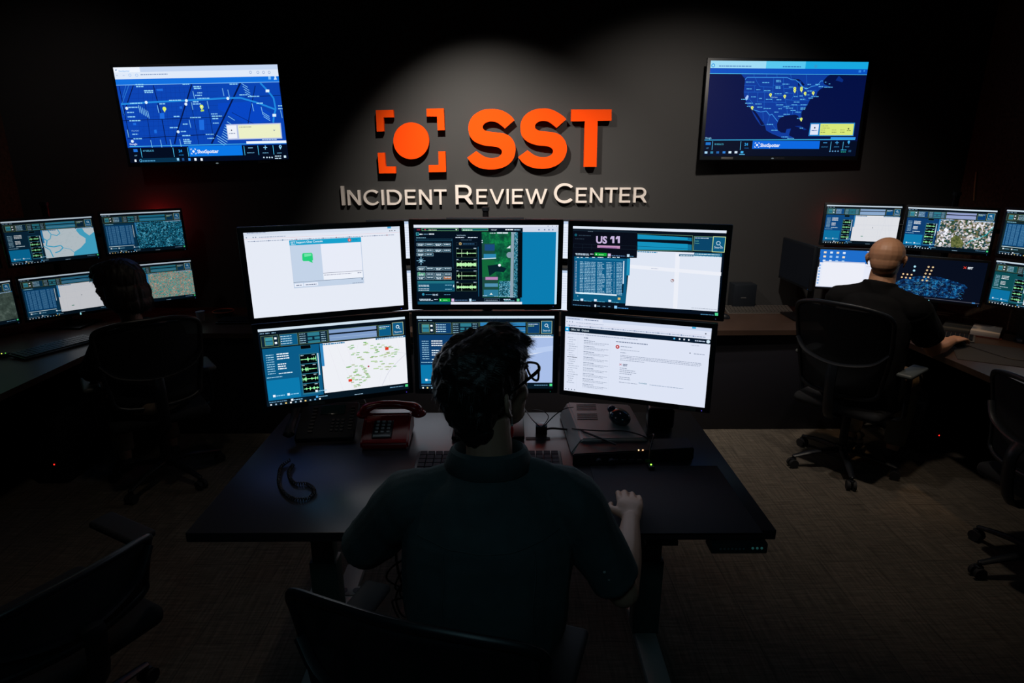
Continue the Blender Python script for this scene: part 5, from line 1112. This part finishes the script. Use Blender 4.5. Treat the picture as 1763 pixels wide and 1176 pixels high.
t=thing('paper_cup','small pale cup on the rear counter beside the left workstation','cup',(q.x,q.y,ZD),0); MB().cyl((0,0,.035),.024,.07,mat('cup_pale',(.25,.27,.32),.6),r2=.030,n=20).obj('cup_body',t); MB().tube([(.030*math.cos(a*math.pi/10),.030*math.sin(a*math.pi/10),.070) for a in range(20)],.002,mat('cup_rim',(.05,.12,.35),.5),n=6,closed=True).obj('rim',t)
t=thing('status_gadget','small gadget with yellow green lights at the left photo edge','gadget',(dp(3,612,.76).x,dp(3,612,.76).y,ZD),0)
MB().box((0,0,.012),(.07,.05,.022),M['black_plastic'],bev=.004).obj('body',t); MB().ell((.01,-.01,.0245),(.003,.003,.0015),emit('#d8e850',3.),n=8).obj('indicator_light',t); MB().ell((.025,.0,.0245),(.003,.003,.0015),emit('#60c040',2.),n=8).obj('indicator_light',t)
# ============================================================ PEOPLE
V=Vector
def head_parts(mb,T,fat=1.,hairless=False):
    e=lambda c,r,rot=(0,0,0),n=18: mb.ell(c,r,rot=rot,n=n,T=T)
    e((0,-.012,.035),(.076*fat,.098,.088)); e((0,.018,.03),(.069*fat,.078,.075)); e((0,-.045,.0),(.062*fat,.06,.07))
    e((0,.038,-.035),(.056*fat,.056,.068)); e((0,.066,-.088),(.024*fat,.022,.020)); e((0,.045,-.075),(.046*fat,.045,.032))
    mb.tube([(0,.088,.030),(0,.101,.008),(0,.114,-.018)],[.008,.011,.013],n=10,T=T); e((-.011,.100,-.024),(.009,.010,.008)); e((.011,.100,-.024),(.009,.010,.008)); e((0,.108,-.020),(.011,.013,.010))
    for sx in(-1,1):
        e((sx*.031,.082,.040),(.021,.012,.008)); e((sx*.032,.079,.018),(.014,.012,.012)); e((sx*.042,.054,-.018),(.019,.024,.026))
        # ears
        mb.tube([V((sx*.073*fat,-.008,.028)),V((sx*.079*fat,-.018,.032)),V((sx*.084*fat,-.025,.020)),V((sx*.082*fat,-.023,.004)),V((sx*.077*fat,-.012,-.013)),V((sx*.074*fat,-.004,-.024))],[.0046,.0046,.0048,.0046,.0046,.004],n=8,smooth=3,T=T,round_ends=True)
        e((sx*.077*fat,-.013,.006),(.0045,.012,.020),rot=(0,0,sx*.35))
    e((0,.093,-.048),(.022,.010,.0055)); e((0,.092,-.057),(.019,.010,.006))
def hand_parts(mb,W,fwd,nrm,side,curl=.55,spread=1.,k=1.):
    # W wrist, fwd pointing to the knuckles, nrm out of the back of the hand, side +1 right hand, -1 left hand
    f=V(fwd).normalized(); n=(V(nrm)-f*V(nrm).dot(f)).normalized(); r=f.cross(n)   # r points to the right of the hand
    P=lambda x,y,z: V(W)+r*(x*side*k)+f*(y*k)+n*(z*k)
    # thumb side is -x (left of a right hand, palm down)
    mb.tube([P(0,-.01,0),P(0,.02,.0),P(.0,.055,.006),P(.002,.088,.004)],[(.026*k,.019*k),(.033*k,.018*k),(.041*k,.015*k),(.040*k,.012*k)],n=16,smooth=3,up=n,round_ends=False)
    mb.ell(P(-.022,.035,-.006),(.018*k,.026*k,.015*k)); 
    L=[(-.031,.090,.024+.018,.0088),(-.010,.095,.047,.0092),(.012,.092,.043,.0088),(.032,.083,.034,.0078)]
    for i,(x,y,l,rr) in enumerate(L):
        sp=(x)*.35*spread; c=curl*(1+.08*i)
        p0=P(x*.85,y-.03,.002); p1=P(x,y,.006)
        a1=-c*.45; a2=-c*1.1; a3=-c*1.7
        def step(p,l,a): return p+(f*math.cos(a)+n*math.sin(a)+r*side*sp).normalized()*l*k
        p2=step(p1,l*.95,a1); p3=step(p2,l*.58,a2); p4=step(p3,l*.45,a3)
        mb.tube([p0,p1,p2,p3,p4],[rr*1.05*k,rr*1.12*k,rr*k,rr*.94*k,rr*.8*k],n=10,smooth=3,round_ends=True,up=r)
        for q in (p1,p2): mb.ell(q,rr*1.12*k,n=8)
    t0=P(-.018,.012,-.002); t1=P(-.042,.035,-.004); t2=P(-.058,.062,-.010); t3=P(-.055,.087,-.014)
    mb.tube([t0,t1,t2,t3],[.014*k,.012*k,.0105*k,.0085*k],n=10,smooth=3,round_ends=True,up=n)
    return p4
def hairstrands(src,name,mt,parent,n,ln,grav,seed,keep=None,w=.0007):
    rd=random.Random(seed); mb=MB(); me=src.data; ps=me.polygons; N=len(ps)
    for _ in range(n):
        p=ps[rd.randrange(N)]; c=p.center.copy(); nn=p.normal.copy()
        if keep and not keep(c,nn): continue
        d=(grav(c,nn)+V((rd.uniform(-1,1),rd.uniform(-1,1),rd.uniform(-1,1)))*.22).normalized()
        pr=None; q=c-nn*.002; L=ln*rd.uniform(.5,1.2); sd=d.cross(nn)
        if sd.length<1e-3: continue
        sd.normalize(); prev=None
        for k in range(5):
            t=k/4; ww=w*(1-t*.8); a=mb.bm.verts.new(q+sd*ww); b=mb.bm.verts.new(q-sd*ww)
            if prev: mb.bm.faces.new((prev[0],a,b,prev[1]))
            prev=(a,b); q=q+(d*(1-.25*t)+nn*.10*(.2-t)).normalized()*L/4
    mb.mi(mt); return mb.obj(name,parent,smooth=False)
# ---------------- person at the centre desk
def torso(mb,pts,up=(0,1,0)): mb.tube([p[0] for p in pts],[p[1] for p in pts],n=28,smooth=4,up=up,round_ends=False)
HC=V((-.046,1.42,1.303))
HT=Matrix.Translation(HC)@Matrix.Rotation(R(-47),4,'Z')@Matrix.Rotation(R(8),4,'X')@Matrix.Scale(1.08,4)
mb=MB(); head_parts(mb,HT)
mb.tube([(-.045,1.375,1.09),(-.046,1.388,1.16),(-.052,1.402,1.24)],[(.064,.060),(.058,.058),(.056,.058)],n=18,smooth=3)
T1=[((-.06,1.37,.50),(.19,.14)),((-.058,1.345,.64),(.185,.13)),((-.052,1.325,.80),(.185,.13)),((-.047,1.33,.93),(.19,.12)),((-.045,1.35,1.03),(.175,.095)),((-.045,1.37,1.09),(.10,.065)),((-.045,1.375,1.12),(.06,.06))]
torso(mb,T1)
SR,ER,WR=V((.150,1.355,1.03)),V((.300,1.335,.775)),V((.378,1.635,.800))
SL,EL,WL=V((-.245,1.365,1.025)),V((-.415,1.48,.800)),V((-.20,1.80,.800))
mb.tube([SR,(SR+ER)/2,ER],[.056,.05,.042],n=14,smooth=4,round_ends=True); mb.tube([ER,ER*.65+WR*.35,WR],[.041,(.043,.040),(.027,.022)],n=14,smooth=4,up=(0,0,1),round_ends=True)
mb.tube([SL,(SL+EL)/2,EL],[.056,.05,.042],n=14,smooth=4,round_ends=True); mb.tube([EL,EL*.65+WL*.35,WL],[.041,(.043,.040),(.027,.022)],n=14,smooth=4,up=(0,0,1),round_ends=True)
hand_parts(mb,WR,(.13,1,.03),(0,0,1),1,curl=.42,k=1.04); hand_parts(mb,WL,(.42,1,-.03),(0,0,1),-1,curl=.45)
for sx,hx in((-1,-.16),(1,.05)):
    mb.tube([(hx,1.37,.53),(hx+sx*.03,1.62,.55),(hx+sx*.04,1.82,.52)],[.085,.07,.055],n=14,smooth=3,round_ends=True); mb.tube([(hx+sx*.04,1.82,.52),(hx+sx*.045,1.80,.28),(hx+sx*.045,1.78,.09)],[.053,.052,.036],n=14,smooth=3,round_ends=True); mb.tube([(hx+sx*.045,1.76,.05),(hx+sx*.05,1.94,.035)],[(.034,.032),(.034,.02)],n=12,round_ends=True)
for sx in(-1,1):
    mb.tube([V((sx*.073,-.012,.014)),V((sx*.086,-.022,.020)),V((sx*.093,-.030,.006)),V((sx*.090,-.028,-.014)),V((sx*.082,-.016,-.034)),V((sx*.075,-.008,-.040))],[.0055]*6,n=8,smooth=3,T=HT,round_ends=True); mb.ell((sx*.081,-.017,-.010),(.006,.013,.022),rot=(0,0,sx*.35),T=HT)
P1=organic('person',mb,.0036,M['skin'],it=5)
tag(P1,'person with short dark hair, glasses and teal shirt, seated at the centre desk','person')
# shirt
def fold(sd,amp,sc=9):
    o=V((sd*3.1,sd*1.7,sd*.9))
    def f(c):
        n1=noise.noise(V((c.x*sc,c.y*sc*.7,c.z*sc*.35))+o); n2=noise.noise(V((c.x*sc*2.6+c.z*6,c.y*sc*2,c.z*sc*1.1))+o*2)
        return amp*(1-abs(n1)*2.2)*.5+amp*.35*n2
    return f
mb=MB()
torso(mb,[((-.06,1.365,.47),(.200,.152)),((-.058,1.345,.62),(.198,.146)),((-.052,1.318,.80),(.208,.152)),((-.047,1.322,.93),(.212,.142)),((-.045,1.345,1.03),(.192,.112)),((-.045,1.368,1.095),(.118,.082)),((-.045,1.378,1.13),(.074,.074))])
mR=SR+(ER-SR)*.86; mL=SL+(EL-SL)*.93
for S_ in (SR,SL): mb.tube([(-.045,1.385,1.095),V((-.045,1.38,1.085))*.45+S_*.55+V((0,0,.008)),S_+V((0,0,.005))],[.058,.064,.072],n=18,smooth=4,round_ends=True)
mb.tube([SR-V((.05,0,-.015)),SR,(SR+mR)/2,mR],[.07,.078,.070,.063],n=18,smooth=4,up=(0,1,0)); mb.ell(SR,(.072,.07,.066)); 
mb.tube([SL+V((.05,0,.015)),SL,(SL+mL)/2,mL],[.07,.078,.070,.063],n=18,smooth=4,up=(0,1,0)); mb.ell(SL,(.072,.07,.066))
sh=organic('shirt',mb,.0045,M['shirt_teal'],P1,it=4,disp=fold(1,.016,7))
# collar
mb=MB(); ring=[]
for j,(rr,zz,yy) in enumerate(((.085,1.11,0),(.079,1.158,.004),(.080,1.166,.004),(.089,1.161,.0),(.104,1.124,-.004))):
    ring.append([mb.bm.verts.new((-.047+rr*1.08*math.sin(a),1.385+yy-rr*.98*math.cos(a),zz+(.010*math.cos(a) if j in(1,2,3) else 0)-(.018*math.cos(a)*0))) for a in [(-150+300*i/30)*math.pi/180 for i in range(31)]])
for A,B in zip(ring,ring[1:]):
    for i in range(30): mb.bm.faces.new((A[i],B[i],B[i+1],A[i+1]))
mb.mi(M['shirt_teal']); co_=mb.obj('collar',sh); so=co_.modifiers.new('thick','SOLIDIFY'); so.thickness=.002
# yoke seam and sleeve cuffs
me=sh.data
from mathutils.bvhtree import BVHTree
bv=BVHTree.FromPolygons([v.co for v in me.vertices],[tuple(p.vertices) for p in me.polygons])
def drape(P,dirv,off=.001):
    out=[]
    for p in P:
        h=bv.ray_cast(V(p)-V(dirv)*.6,V(dirv),1.2)
        if h[0] is not None: out.append(h[0]+h[1]*off)
    return out
sm=drape([(-.215+.34*i/24,1.3,1.005-.012*math.cos((i-12)/12*1.5)) for i in range(25)],(0,1,0))
if len(sm)>3: MB().tube(sm,.0016,M['shirt_teal'],n=6).obj('yoke_seam',sh)
for x0 in (-.15,.06):
    sm=drape([(x0+.004*math.sin(i*.7),1.3,.985-.30*i/14) for i in range(15)],(0,1,0))
    if len(sm)>3: MB().tube(sm,.0022,M['shirt_teal'],n=6).obj('pleat',sh)
for m_,a_,b_ in ((mR,SR,ER),(mL,SL,EL)):
    d_=(b_-a_).normalized(); MB().tube([m_-d_*.03,m_-d_*.002],[.0655,.0655],M['shirt_teal'],n=28,up=(0,1,0),cap=False).obj('cuff',sh)
    mt_=MB(); 
    for k in (0,1): 
        sdv=d_.cross(V((0,1,0))).normalized(); q=m_-d_*(.05+.025*k)+(V((0,-1,0))-d_*V((0,-1,0)).dot(d_)).normalized()*.066+sdv*.0
        MB().ell(q,(.006,.003,.006),mat('button_pearl',(.5,.5,.5),.3),n=8).obj('cuff_button',sh)
# trousers
mb=MB()
for sx,hx in((-1,-.16),(1,.05)):
    mb.tube([(hx,1.37,.53),(hx+sx*.03,1.62,.55),(hx+sx*.04,1.83,.52)],[.098,.082,.066],n=14,smooth=3,round_ends=True); mb.tube([(hx+sx*.04,1.83,.52),(hx+sx*.045,1.81,.28),(hx+sx*.045,1.79,.11)],[.064,.062,.055],n=14,smooth=3)
mb.ell((-.057,1.37,.54),(.20,.15,.09)); organic('trousers',mb,.009,M['denim'],P1,it=3)
for hx in (-.205,.095): MB().tube([(hx,1.75,.045),(hx,1.86,.045),(hx,1.96,.032)],[(.043,.044),(.045,.035),(.036,.022)],M['rubber'],n=14,smooth=4,round_ends=True).obj('shoe',P1)
# hair: short, thick on top, cut close at the neck
mb=MB()
e=lambda c,r,rot=(0,0,0): mb.ell(c,r,rot=rot,n=24,T=HT)
e((0,-.034,.042),(.086,.096,.092)); e((.0,-.060,-.005),(.070,.054,.080)); e((0,-.060,-.070),(.056,.034,.044)); e((0,.022,.098),(.070,.082,.042)); e((-.02,.062,.104),(.050,.046,.032),(0,0,.3)); e((-.045,-.005,.085),(.052,.075,.048)); e((.04,.0,.085),(.048,.080,.045)); e((-.050,-.045,.045),(.048,.060,.070)); e((.048,-.040,.056),(.038,.050,.048)); e((.03,.078,.098),(.026,.026,.020))
for sx in(-1,1): e((sx*.074,.012,.050),(.010,.018,.026))
def hdisp(c):
    return .007*(1-2*abs(noise.noise(V((c.x*26,c.y*20,c.z*22)))))+.004*noise.noise(V((c.x*70,c.y*60,c.z*60)))
hr=organic('hair',mb,.004,M['hair_brown'],P1,it=2,disp=hdisp)
HI=HT.inverted()
def comb(c,n):
    l=HI@c; L=HT.to_3x3()
    d=V((.35,.25,-.15)) if l.z>.07 else V((0,-.15,-1))
    d=(L@d).normalized(); d=d-n*d.dot(n); return d.normalized() if d.length>1e-3 else V((0,0,-1))
hairstrands(hr,'hair_strands',M['hair_brown'],hr,12000,.030,comb,4,keep=lambda c,n:(HI@c).z>-.03)
# glasses
g=MB(); GT=HT
for sx in(-1,1):
    pts=[(sx*.014,.112,.028),(sx*.036,.112,.036),(sx*.062,.104,.040),(sx*.064,.102,.024),(sx*.054,.106,-.002),(sx*.032,.112,-.008),(sx*.016,.114,.006)]
    g.tube(pts,(.0026,.0030),n=8,smooth=4,closed=True,T=GT)
    g.tube([(sx*.062,.104,.036),(sx*.074,.094,.034),(sx*.082,.03,.026),(sx*.084,-.012,.018),(sx*.080,-.028,-.004)],[(.0022,.0055),(.0022,.006),(.002,.004),(.0018,.003),(.0018,.003)],n=8,smooth=5,T=GT,up=(0,0,1))
g.tube([(-.014,.113,.024),(0,.117,.027),(.014,.113,.024)],.0026,n=8,smooth=3,T=GT)
gl=g.obj('glasses',P1,M['glassy'])
for sx in(-1,1):
    l_=MB(); vs=[l_.bm.verts.new(GT@V(p)) for p in [(sx*.014,.1115,.028),(sx*.036,.1115,.036),(sx*.062,.1035,.039),(sx*.064,.1015,.024),(sx*.054,.1055,-.002),(sx*.032,.1115,-.008),(sx*.016,.1135,.006)]]
    l_.bm.faces.new(vs); l_.mi(M['lens']); l_.obj('lens',gl,smooth=False)
EP=HT@V((.083,-.012,-.046))
ea=MB().tube([EP+V((0,0,.008)),EP-V((0,0,.014))],.0012,M['silver'],n=6).ell(EP-V((0,0,.030)),(.004,.004,.017),mat('earring_red',(.7,.02,.02),.15),n=12).ell(EP-V((0,0,.012)),(.003,.003,.003),M['silver'],n=8).obj('earring',P1); ea['label']='red drop earring'
for sx in(-1,1): MB().ell((sx*.031,.083,.018),(.011,.009,.010),mat('eye_white',(.6,.58,.55),.2),n=12,T=HT).ell((sx*.031,.0905,.018),(.005,.0025,.005),mat('iris',(.05,.03,.02),.2),n=10,T=HT).obj('eye',P1)
# ---------------- bald man at the right workstation
HC=V((2.175,3.47,1.295)); HT=Matrix.Translation(HC)@Matrix.Rotation(R(-38),4,'Z')@Matrix.Rotation(R(-6),4,'X')@Matrix.Scale(1.10,4)
mb=MB(); head_parts(mb,HT,1.10)
mb.tube([(2.14,3.43,1.06),(2.15,3.44,1.12),(2.165,3.46,1.20),(2.175,3.475,1.28)],[.080,.074,.069,.060],n=18,smooth=4,round_ends=True)
def mw(x,y,z): # body frame of the man: x to his right, y forward
    a=R(-50); return V((2.13+x*math.cos(a)-y*math.sin(a),3.42+x*math.sin(a)+y*math.cos(a),z))
TB=[(mw(0,-.05,.50),(.19,.15)),(mw(0,-.06,.64),(.185,.15)),(mw(0,-.04,.80),(.185,.145)),(mw(0,-.02,.95),(.19,.125)),(mw(0,.0,1.05),(.175,.095)),(mw(0,.01,1.11),(.10,.075)),(mw(0,.01,1.15),(.07,.07))]
upm=mw(0,1,0)-mw(0,0,0)
mb.tube([p[0] for p in TB],[p[1] for p in TB],n=28,smooth=4,up=upm)
SRm,SLm=mw(.205,.0,1.055),mw(-.205,.0,1.055)
ERm,WRm=V((2.47,3.36,.805)),V((2.69,3.52,.802)); ELm=mw(-.27,.12,.80); WLm=mw(-.18,.36,.80)
for S_,E_,W_ in((SRm,ERm,WRm),(SLm,ELm,WLm)):
    mb.tube([S_,(S_+E_)/2,E_],[.062,.056,.047],n=14,smooth=4,round_ends=True); mb.tube([E_,E_*.65+W_*.35,W_],[.046,(.050,.045),(.030,.025)],n=14,smooth=4,up=(0,0,1),round_ends=True)
hand_parts(mb,WRm,(.86,.50,-.04),(0,0,1),1,curl=.42,k=1.06); hand_parts(mb,WLm,mw(.2,1,0)-mw(0,0,0),(0,0,1),-1,curl=.5)
for sx in(-1,1):
    mb.tube([mw(sx*.10,-.03,.54),mw(sx*.12,.2,.56),mw(sx*.13,.40,.53)],[.09,.075,.058],n=14,smooth=3,round_ends=True); mb.tube([mw(sx*.13,.40,.53),mw(sx*.13,.36,.28),mw(sx*.13,.33,.09)],[.056,.054,.038],n=14,smooth=3,round_ends=True); mb.tube([mw(sx*.13,.31,.05),mw(sx*.13,.49,.035)],[(.034,.032),(.034,.02)],n=12,round_ends=True)
P2=organic('person',mb,.0040,M['skin_tan'],it=5); tag(P2,'bald man in a black shirt seen from behind at the right workstation','person')
mb=MB(); TS=[(mw(0,-.05,.48),(.205,.165)),(mw(0,-.06,.62),(.205,.165)),(mw(0,-.045,.80),(.210,.160)),(mw(0,-.025,.95),(.212,.142)),(mw(0,-.003,1.055),(.190,.112)),(mw(0,.01,1.115),(.118,.088)),(mw(0,.014,1.16),(.088,.084)),(mw(0,.018,1.18),(.084,.080))]
mb.tube([p[0] for p in TS],[p[1] for p in TS],n=28,smooth=4,up=upm)
for S_,E_ in((SRm,ERm),(SLm,ELm)):
    m_=S_+(E_-S_)*.70; mb.tube([S_,(S_+m_)/2,m_],[.080,.080,.080],n=18,smooth=4,up=upm); mb.ell(S_,(.076,.076,.068)); mb.tube([mw(0,.01,1.13),mw(0,.01,1.11)*.45+S_*.55,S_],[.07,.072,.074],n=18,smooth=4,round_ends=True)
organic('shirt',mb,.0055,M['shirt_black'],P2,it=4,disp=fold(2,.012))
mb=MB()
for sx in(-1,1):
    mb.tube([mw(sx*.10,-.03,.54),mw(sx*.12,.2,.56),mw(sx*.13,.41,.53)],[.105,.09,.073],n=14,smooth=3,round_ends=True); mb.tube([mw(sx*.13,.41,.53),mw(sx*.13,.37,.28),mw(sx*.13,.34,.11)],[.070,.066,.058],n=14,smooth=3)
mb.ell(mw(0,-.03,.55),(.19,.19,.09)); organic('trousers',mb,.009,M['khaki'],P2,it=3,disp=fold(3,.008))
for sx in(-1,1): MB().tube([mw(sx*.13,.31,.045),mw(sx*.13,.41,.045),mw(sx*.13,.51,.032)],[(.043,.044),(.045,.035),(.036,.022)],M['rubber'],n=14,smooth=4,round_ends=True).obj('shoe',P2)
for sx in(-1,1): MB().ell((sx*.031,.083,.018),(.011,.009,.010),MC['eye_white'],n=12,T=HT).ell((sx*.031,.0905,.018),(.005,.0025,.005),MC['iris'],n=10,T=HT).obj('eye',P2)
# ---------------- woman at the left workstation
HC=V((-2.115,3.27,1.19)); HT=Matrix.Translation(HC)@Matrix.Rotation(R(84),4,'Z')@Matrix.Rotation(R(-6),4,'X')@Matrix.Scale(1.06,4)
mb=MB(); head_parts(mb,HT,.96)
mb.tube([(-2.06,3.27,.97),(-2.07,3.27,1.03),(-2.085,3.27,1.12)],[(.056,.056),(.050,.052),(.050,.054)],n=18,smooth=3)
def ww(x,y,z):
    a=R(42); return V((-2.03+x*math.cos(a)-y*math.sin(a),3.26+x*math.sin(a)+y*math.cos(a),z))
TB=[(ww(0,-.0,.50),(.17,.13)),(ww(0,-.0,.62),(.155,.12)),(ww(0,.0,.76),(.16,.12)),(ww(0,.01,.86),(.165,.11)),(ww(0,.01,.93),(.145,.085)),(ww(0,.01,.99),(.06,.058))]
upw=ww(0,1,0)-ww(0,0,0)
mb.tube([p[0] for p in TB],[p[1] for p in TB],n=24,smooth=4,up=upw)
SRw,SLw=ww(.165,.01,.915),ww(-.165,.01,.915); ERw,WRw=ww(.22,.08,.70),ww(.12,.30,.68); ELw,WLw=V((-2.29,3.17,.72)),V((-2.31,3.36,.64))
for S_,E_,W_ in((SRw,ERw,WRw),(SLw,ELw,WLw)):
    mb.tube([S_,(S_+E_)/2,E_],[.048,.043,.036],n=12,smooth=4,round_ends=True); mb.tube([E_,E_*.65+W_*.35,W_],[.035,.036,(.024,.02)],n=12,smooth=4,round_ends=True)
hand_parts(mb,WRw,ww(-.3,1,0)-ww(0,0,0),(0,0,1),1,curl=.5,k=.9); hand_parts(mb,WLw,(.2,1,-.1),(0,0,1),-1,curl=.5,k=.9)
for sx in(-1,1):
    mb.tube([ww(sx*.09,.03,.54),ww(sx*.12,.22,.56),ww(sx*.13,.40,.53)],[.085,.07,.052],n=14,smooth=3,round_ends=True); mb.tube([ww(sx*.13,.40,.53),ww(sx*.13,.38,.28),ww(sx*.13,.36,.09)],[.05,.048,.034],n=14,smooth=3,round_ends=True); mb.tube([ww(sx*.13,.34,.05),ww(sx*.13,.50,.035)],[(.030,.030),(.030,.02)],n=12,round_ends=True)
P3=organic('person',mb,.0045,M['skin'],it=5); tag(P3,'woman with dark bobbed hair in black, face in profile at the left workstation','person')
mb=MB(); TS=[(ww(0,-.0,.48),(.185,.15)),(ww(0,-.0,.62),(.172,.138)),(ww(0,.0,.76),(.178,.138)),(ww(0,.008,.86),(.182,.125)),(ww(0,.01,.935),(.158,.098)),(ww(0,.01,.985),(.085,.075)),(ww(0,.01,1.01),(.066,.064))]
mb.tube([p[0] for p in TS],[p[1] for p in TS],n=24,smooth=4,up=upw)
for S_,E_ in((SRw,ERw),(SLw,ELw)):
    m_=S_+(E_-S_)*1.0; mb.tube([S_,(S_+m_)/2,m_],[.064,.060,.054],n=16,smooth=4,up=upw); mb.ell(S_,.06)
organic('shirt',mb,.006,M['shirt_black'],P3,it=4,disp=fold(4,.005))
mb=MB()
for sx in(-1,1):
    mb.tube([ww(sx*.09,.03,.54),ww(sx*.12,.22,.56),ww(sx*.13,.41,.53)],[.098,.085,.068],n=14,smooth=3,round_ends=True); mb.tube([ww(sx*.13,.41,.53),ww(sx*.13,.39,.28),ww(sx*.13,.37,.13)],[.064,.060,.055],n=14,smooth=3)
mb.ell(ww(0,0,.54),(.17,.17,.08)); organic('trousers',mb,.009,M['pattern_cloth'],P3,it=3,disp=fold(5,.006))
for sx in(-1,1): MB().tube([ww(sx*.13,.33,.045),ww(sx*.13,.42,.045),ww(sx*.13,.52,.032)],[(.038,.042),(.040,.033),(.032,.02)],M['rubber'],n=14,smooth=4,round_ends=True).obj('shoe',P3)
mb=MB(); e=lambda c,r,rot=(0,0,0): mb.ell(c,r,rot=rot,n=24,T=HT)
e((0,-.034,.044),(.100,.116,.100)); e((0,-.062,-.035),(.100,.092,.090)); e((0,-.080,-.085),(.090,.072,.055)); e((0,.035,.092),(.072,.066,.040)); e((0,.078,.074),(.060,.032,.022))
for sx in(-1,1): e((sx*.082,-.040,-.03),(.026,.048,.085)); e((sx*.076,.015,.05),(.018,.040,.040))
hr=organic('hair',mb,.005,M['hair_dark'],P3,it=3,disp=lambda c:.004*(1-2*abs(noise.noise(V((c.x*40,c.y*40,c.z*9))))))
hairstrands(hr,'hair_strands',M['hair_dark'],hr,3500,.05,lambda c,n:(V((0,0,-1))-n*V((0,0,-1)).dot(n)).normalized() if abs(n.z)<.95 else V((1,0,0)),9)
for sx in(-1,1): MB().ell((sx*.031,.083,.018),(.011,.009,.010),MC['eye_white'],n=12,T=HT).ell((sx*.031,.0905,.018),(.005,.0025,.005),MC['iris'],n=10,T=HT).obj('eye',P3)
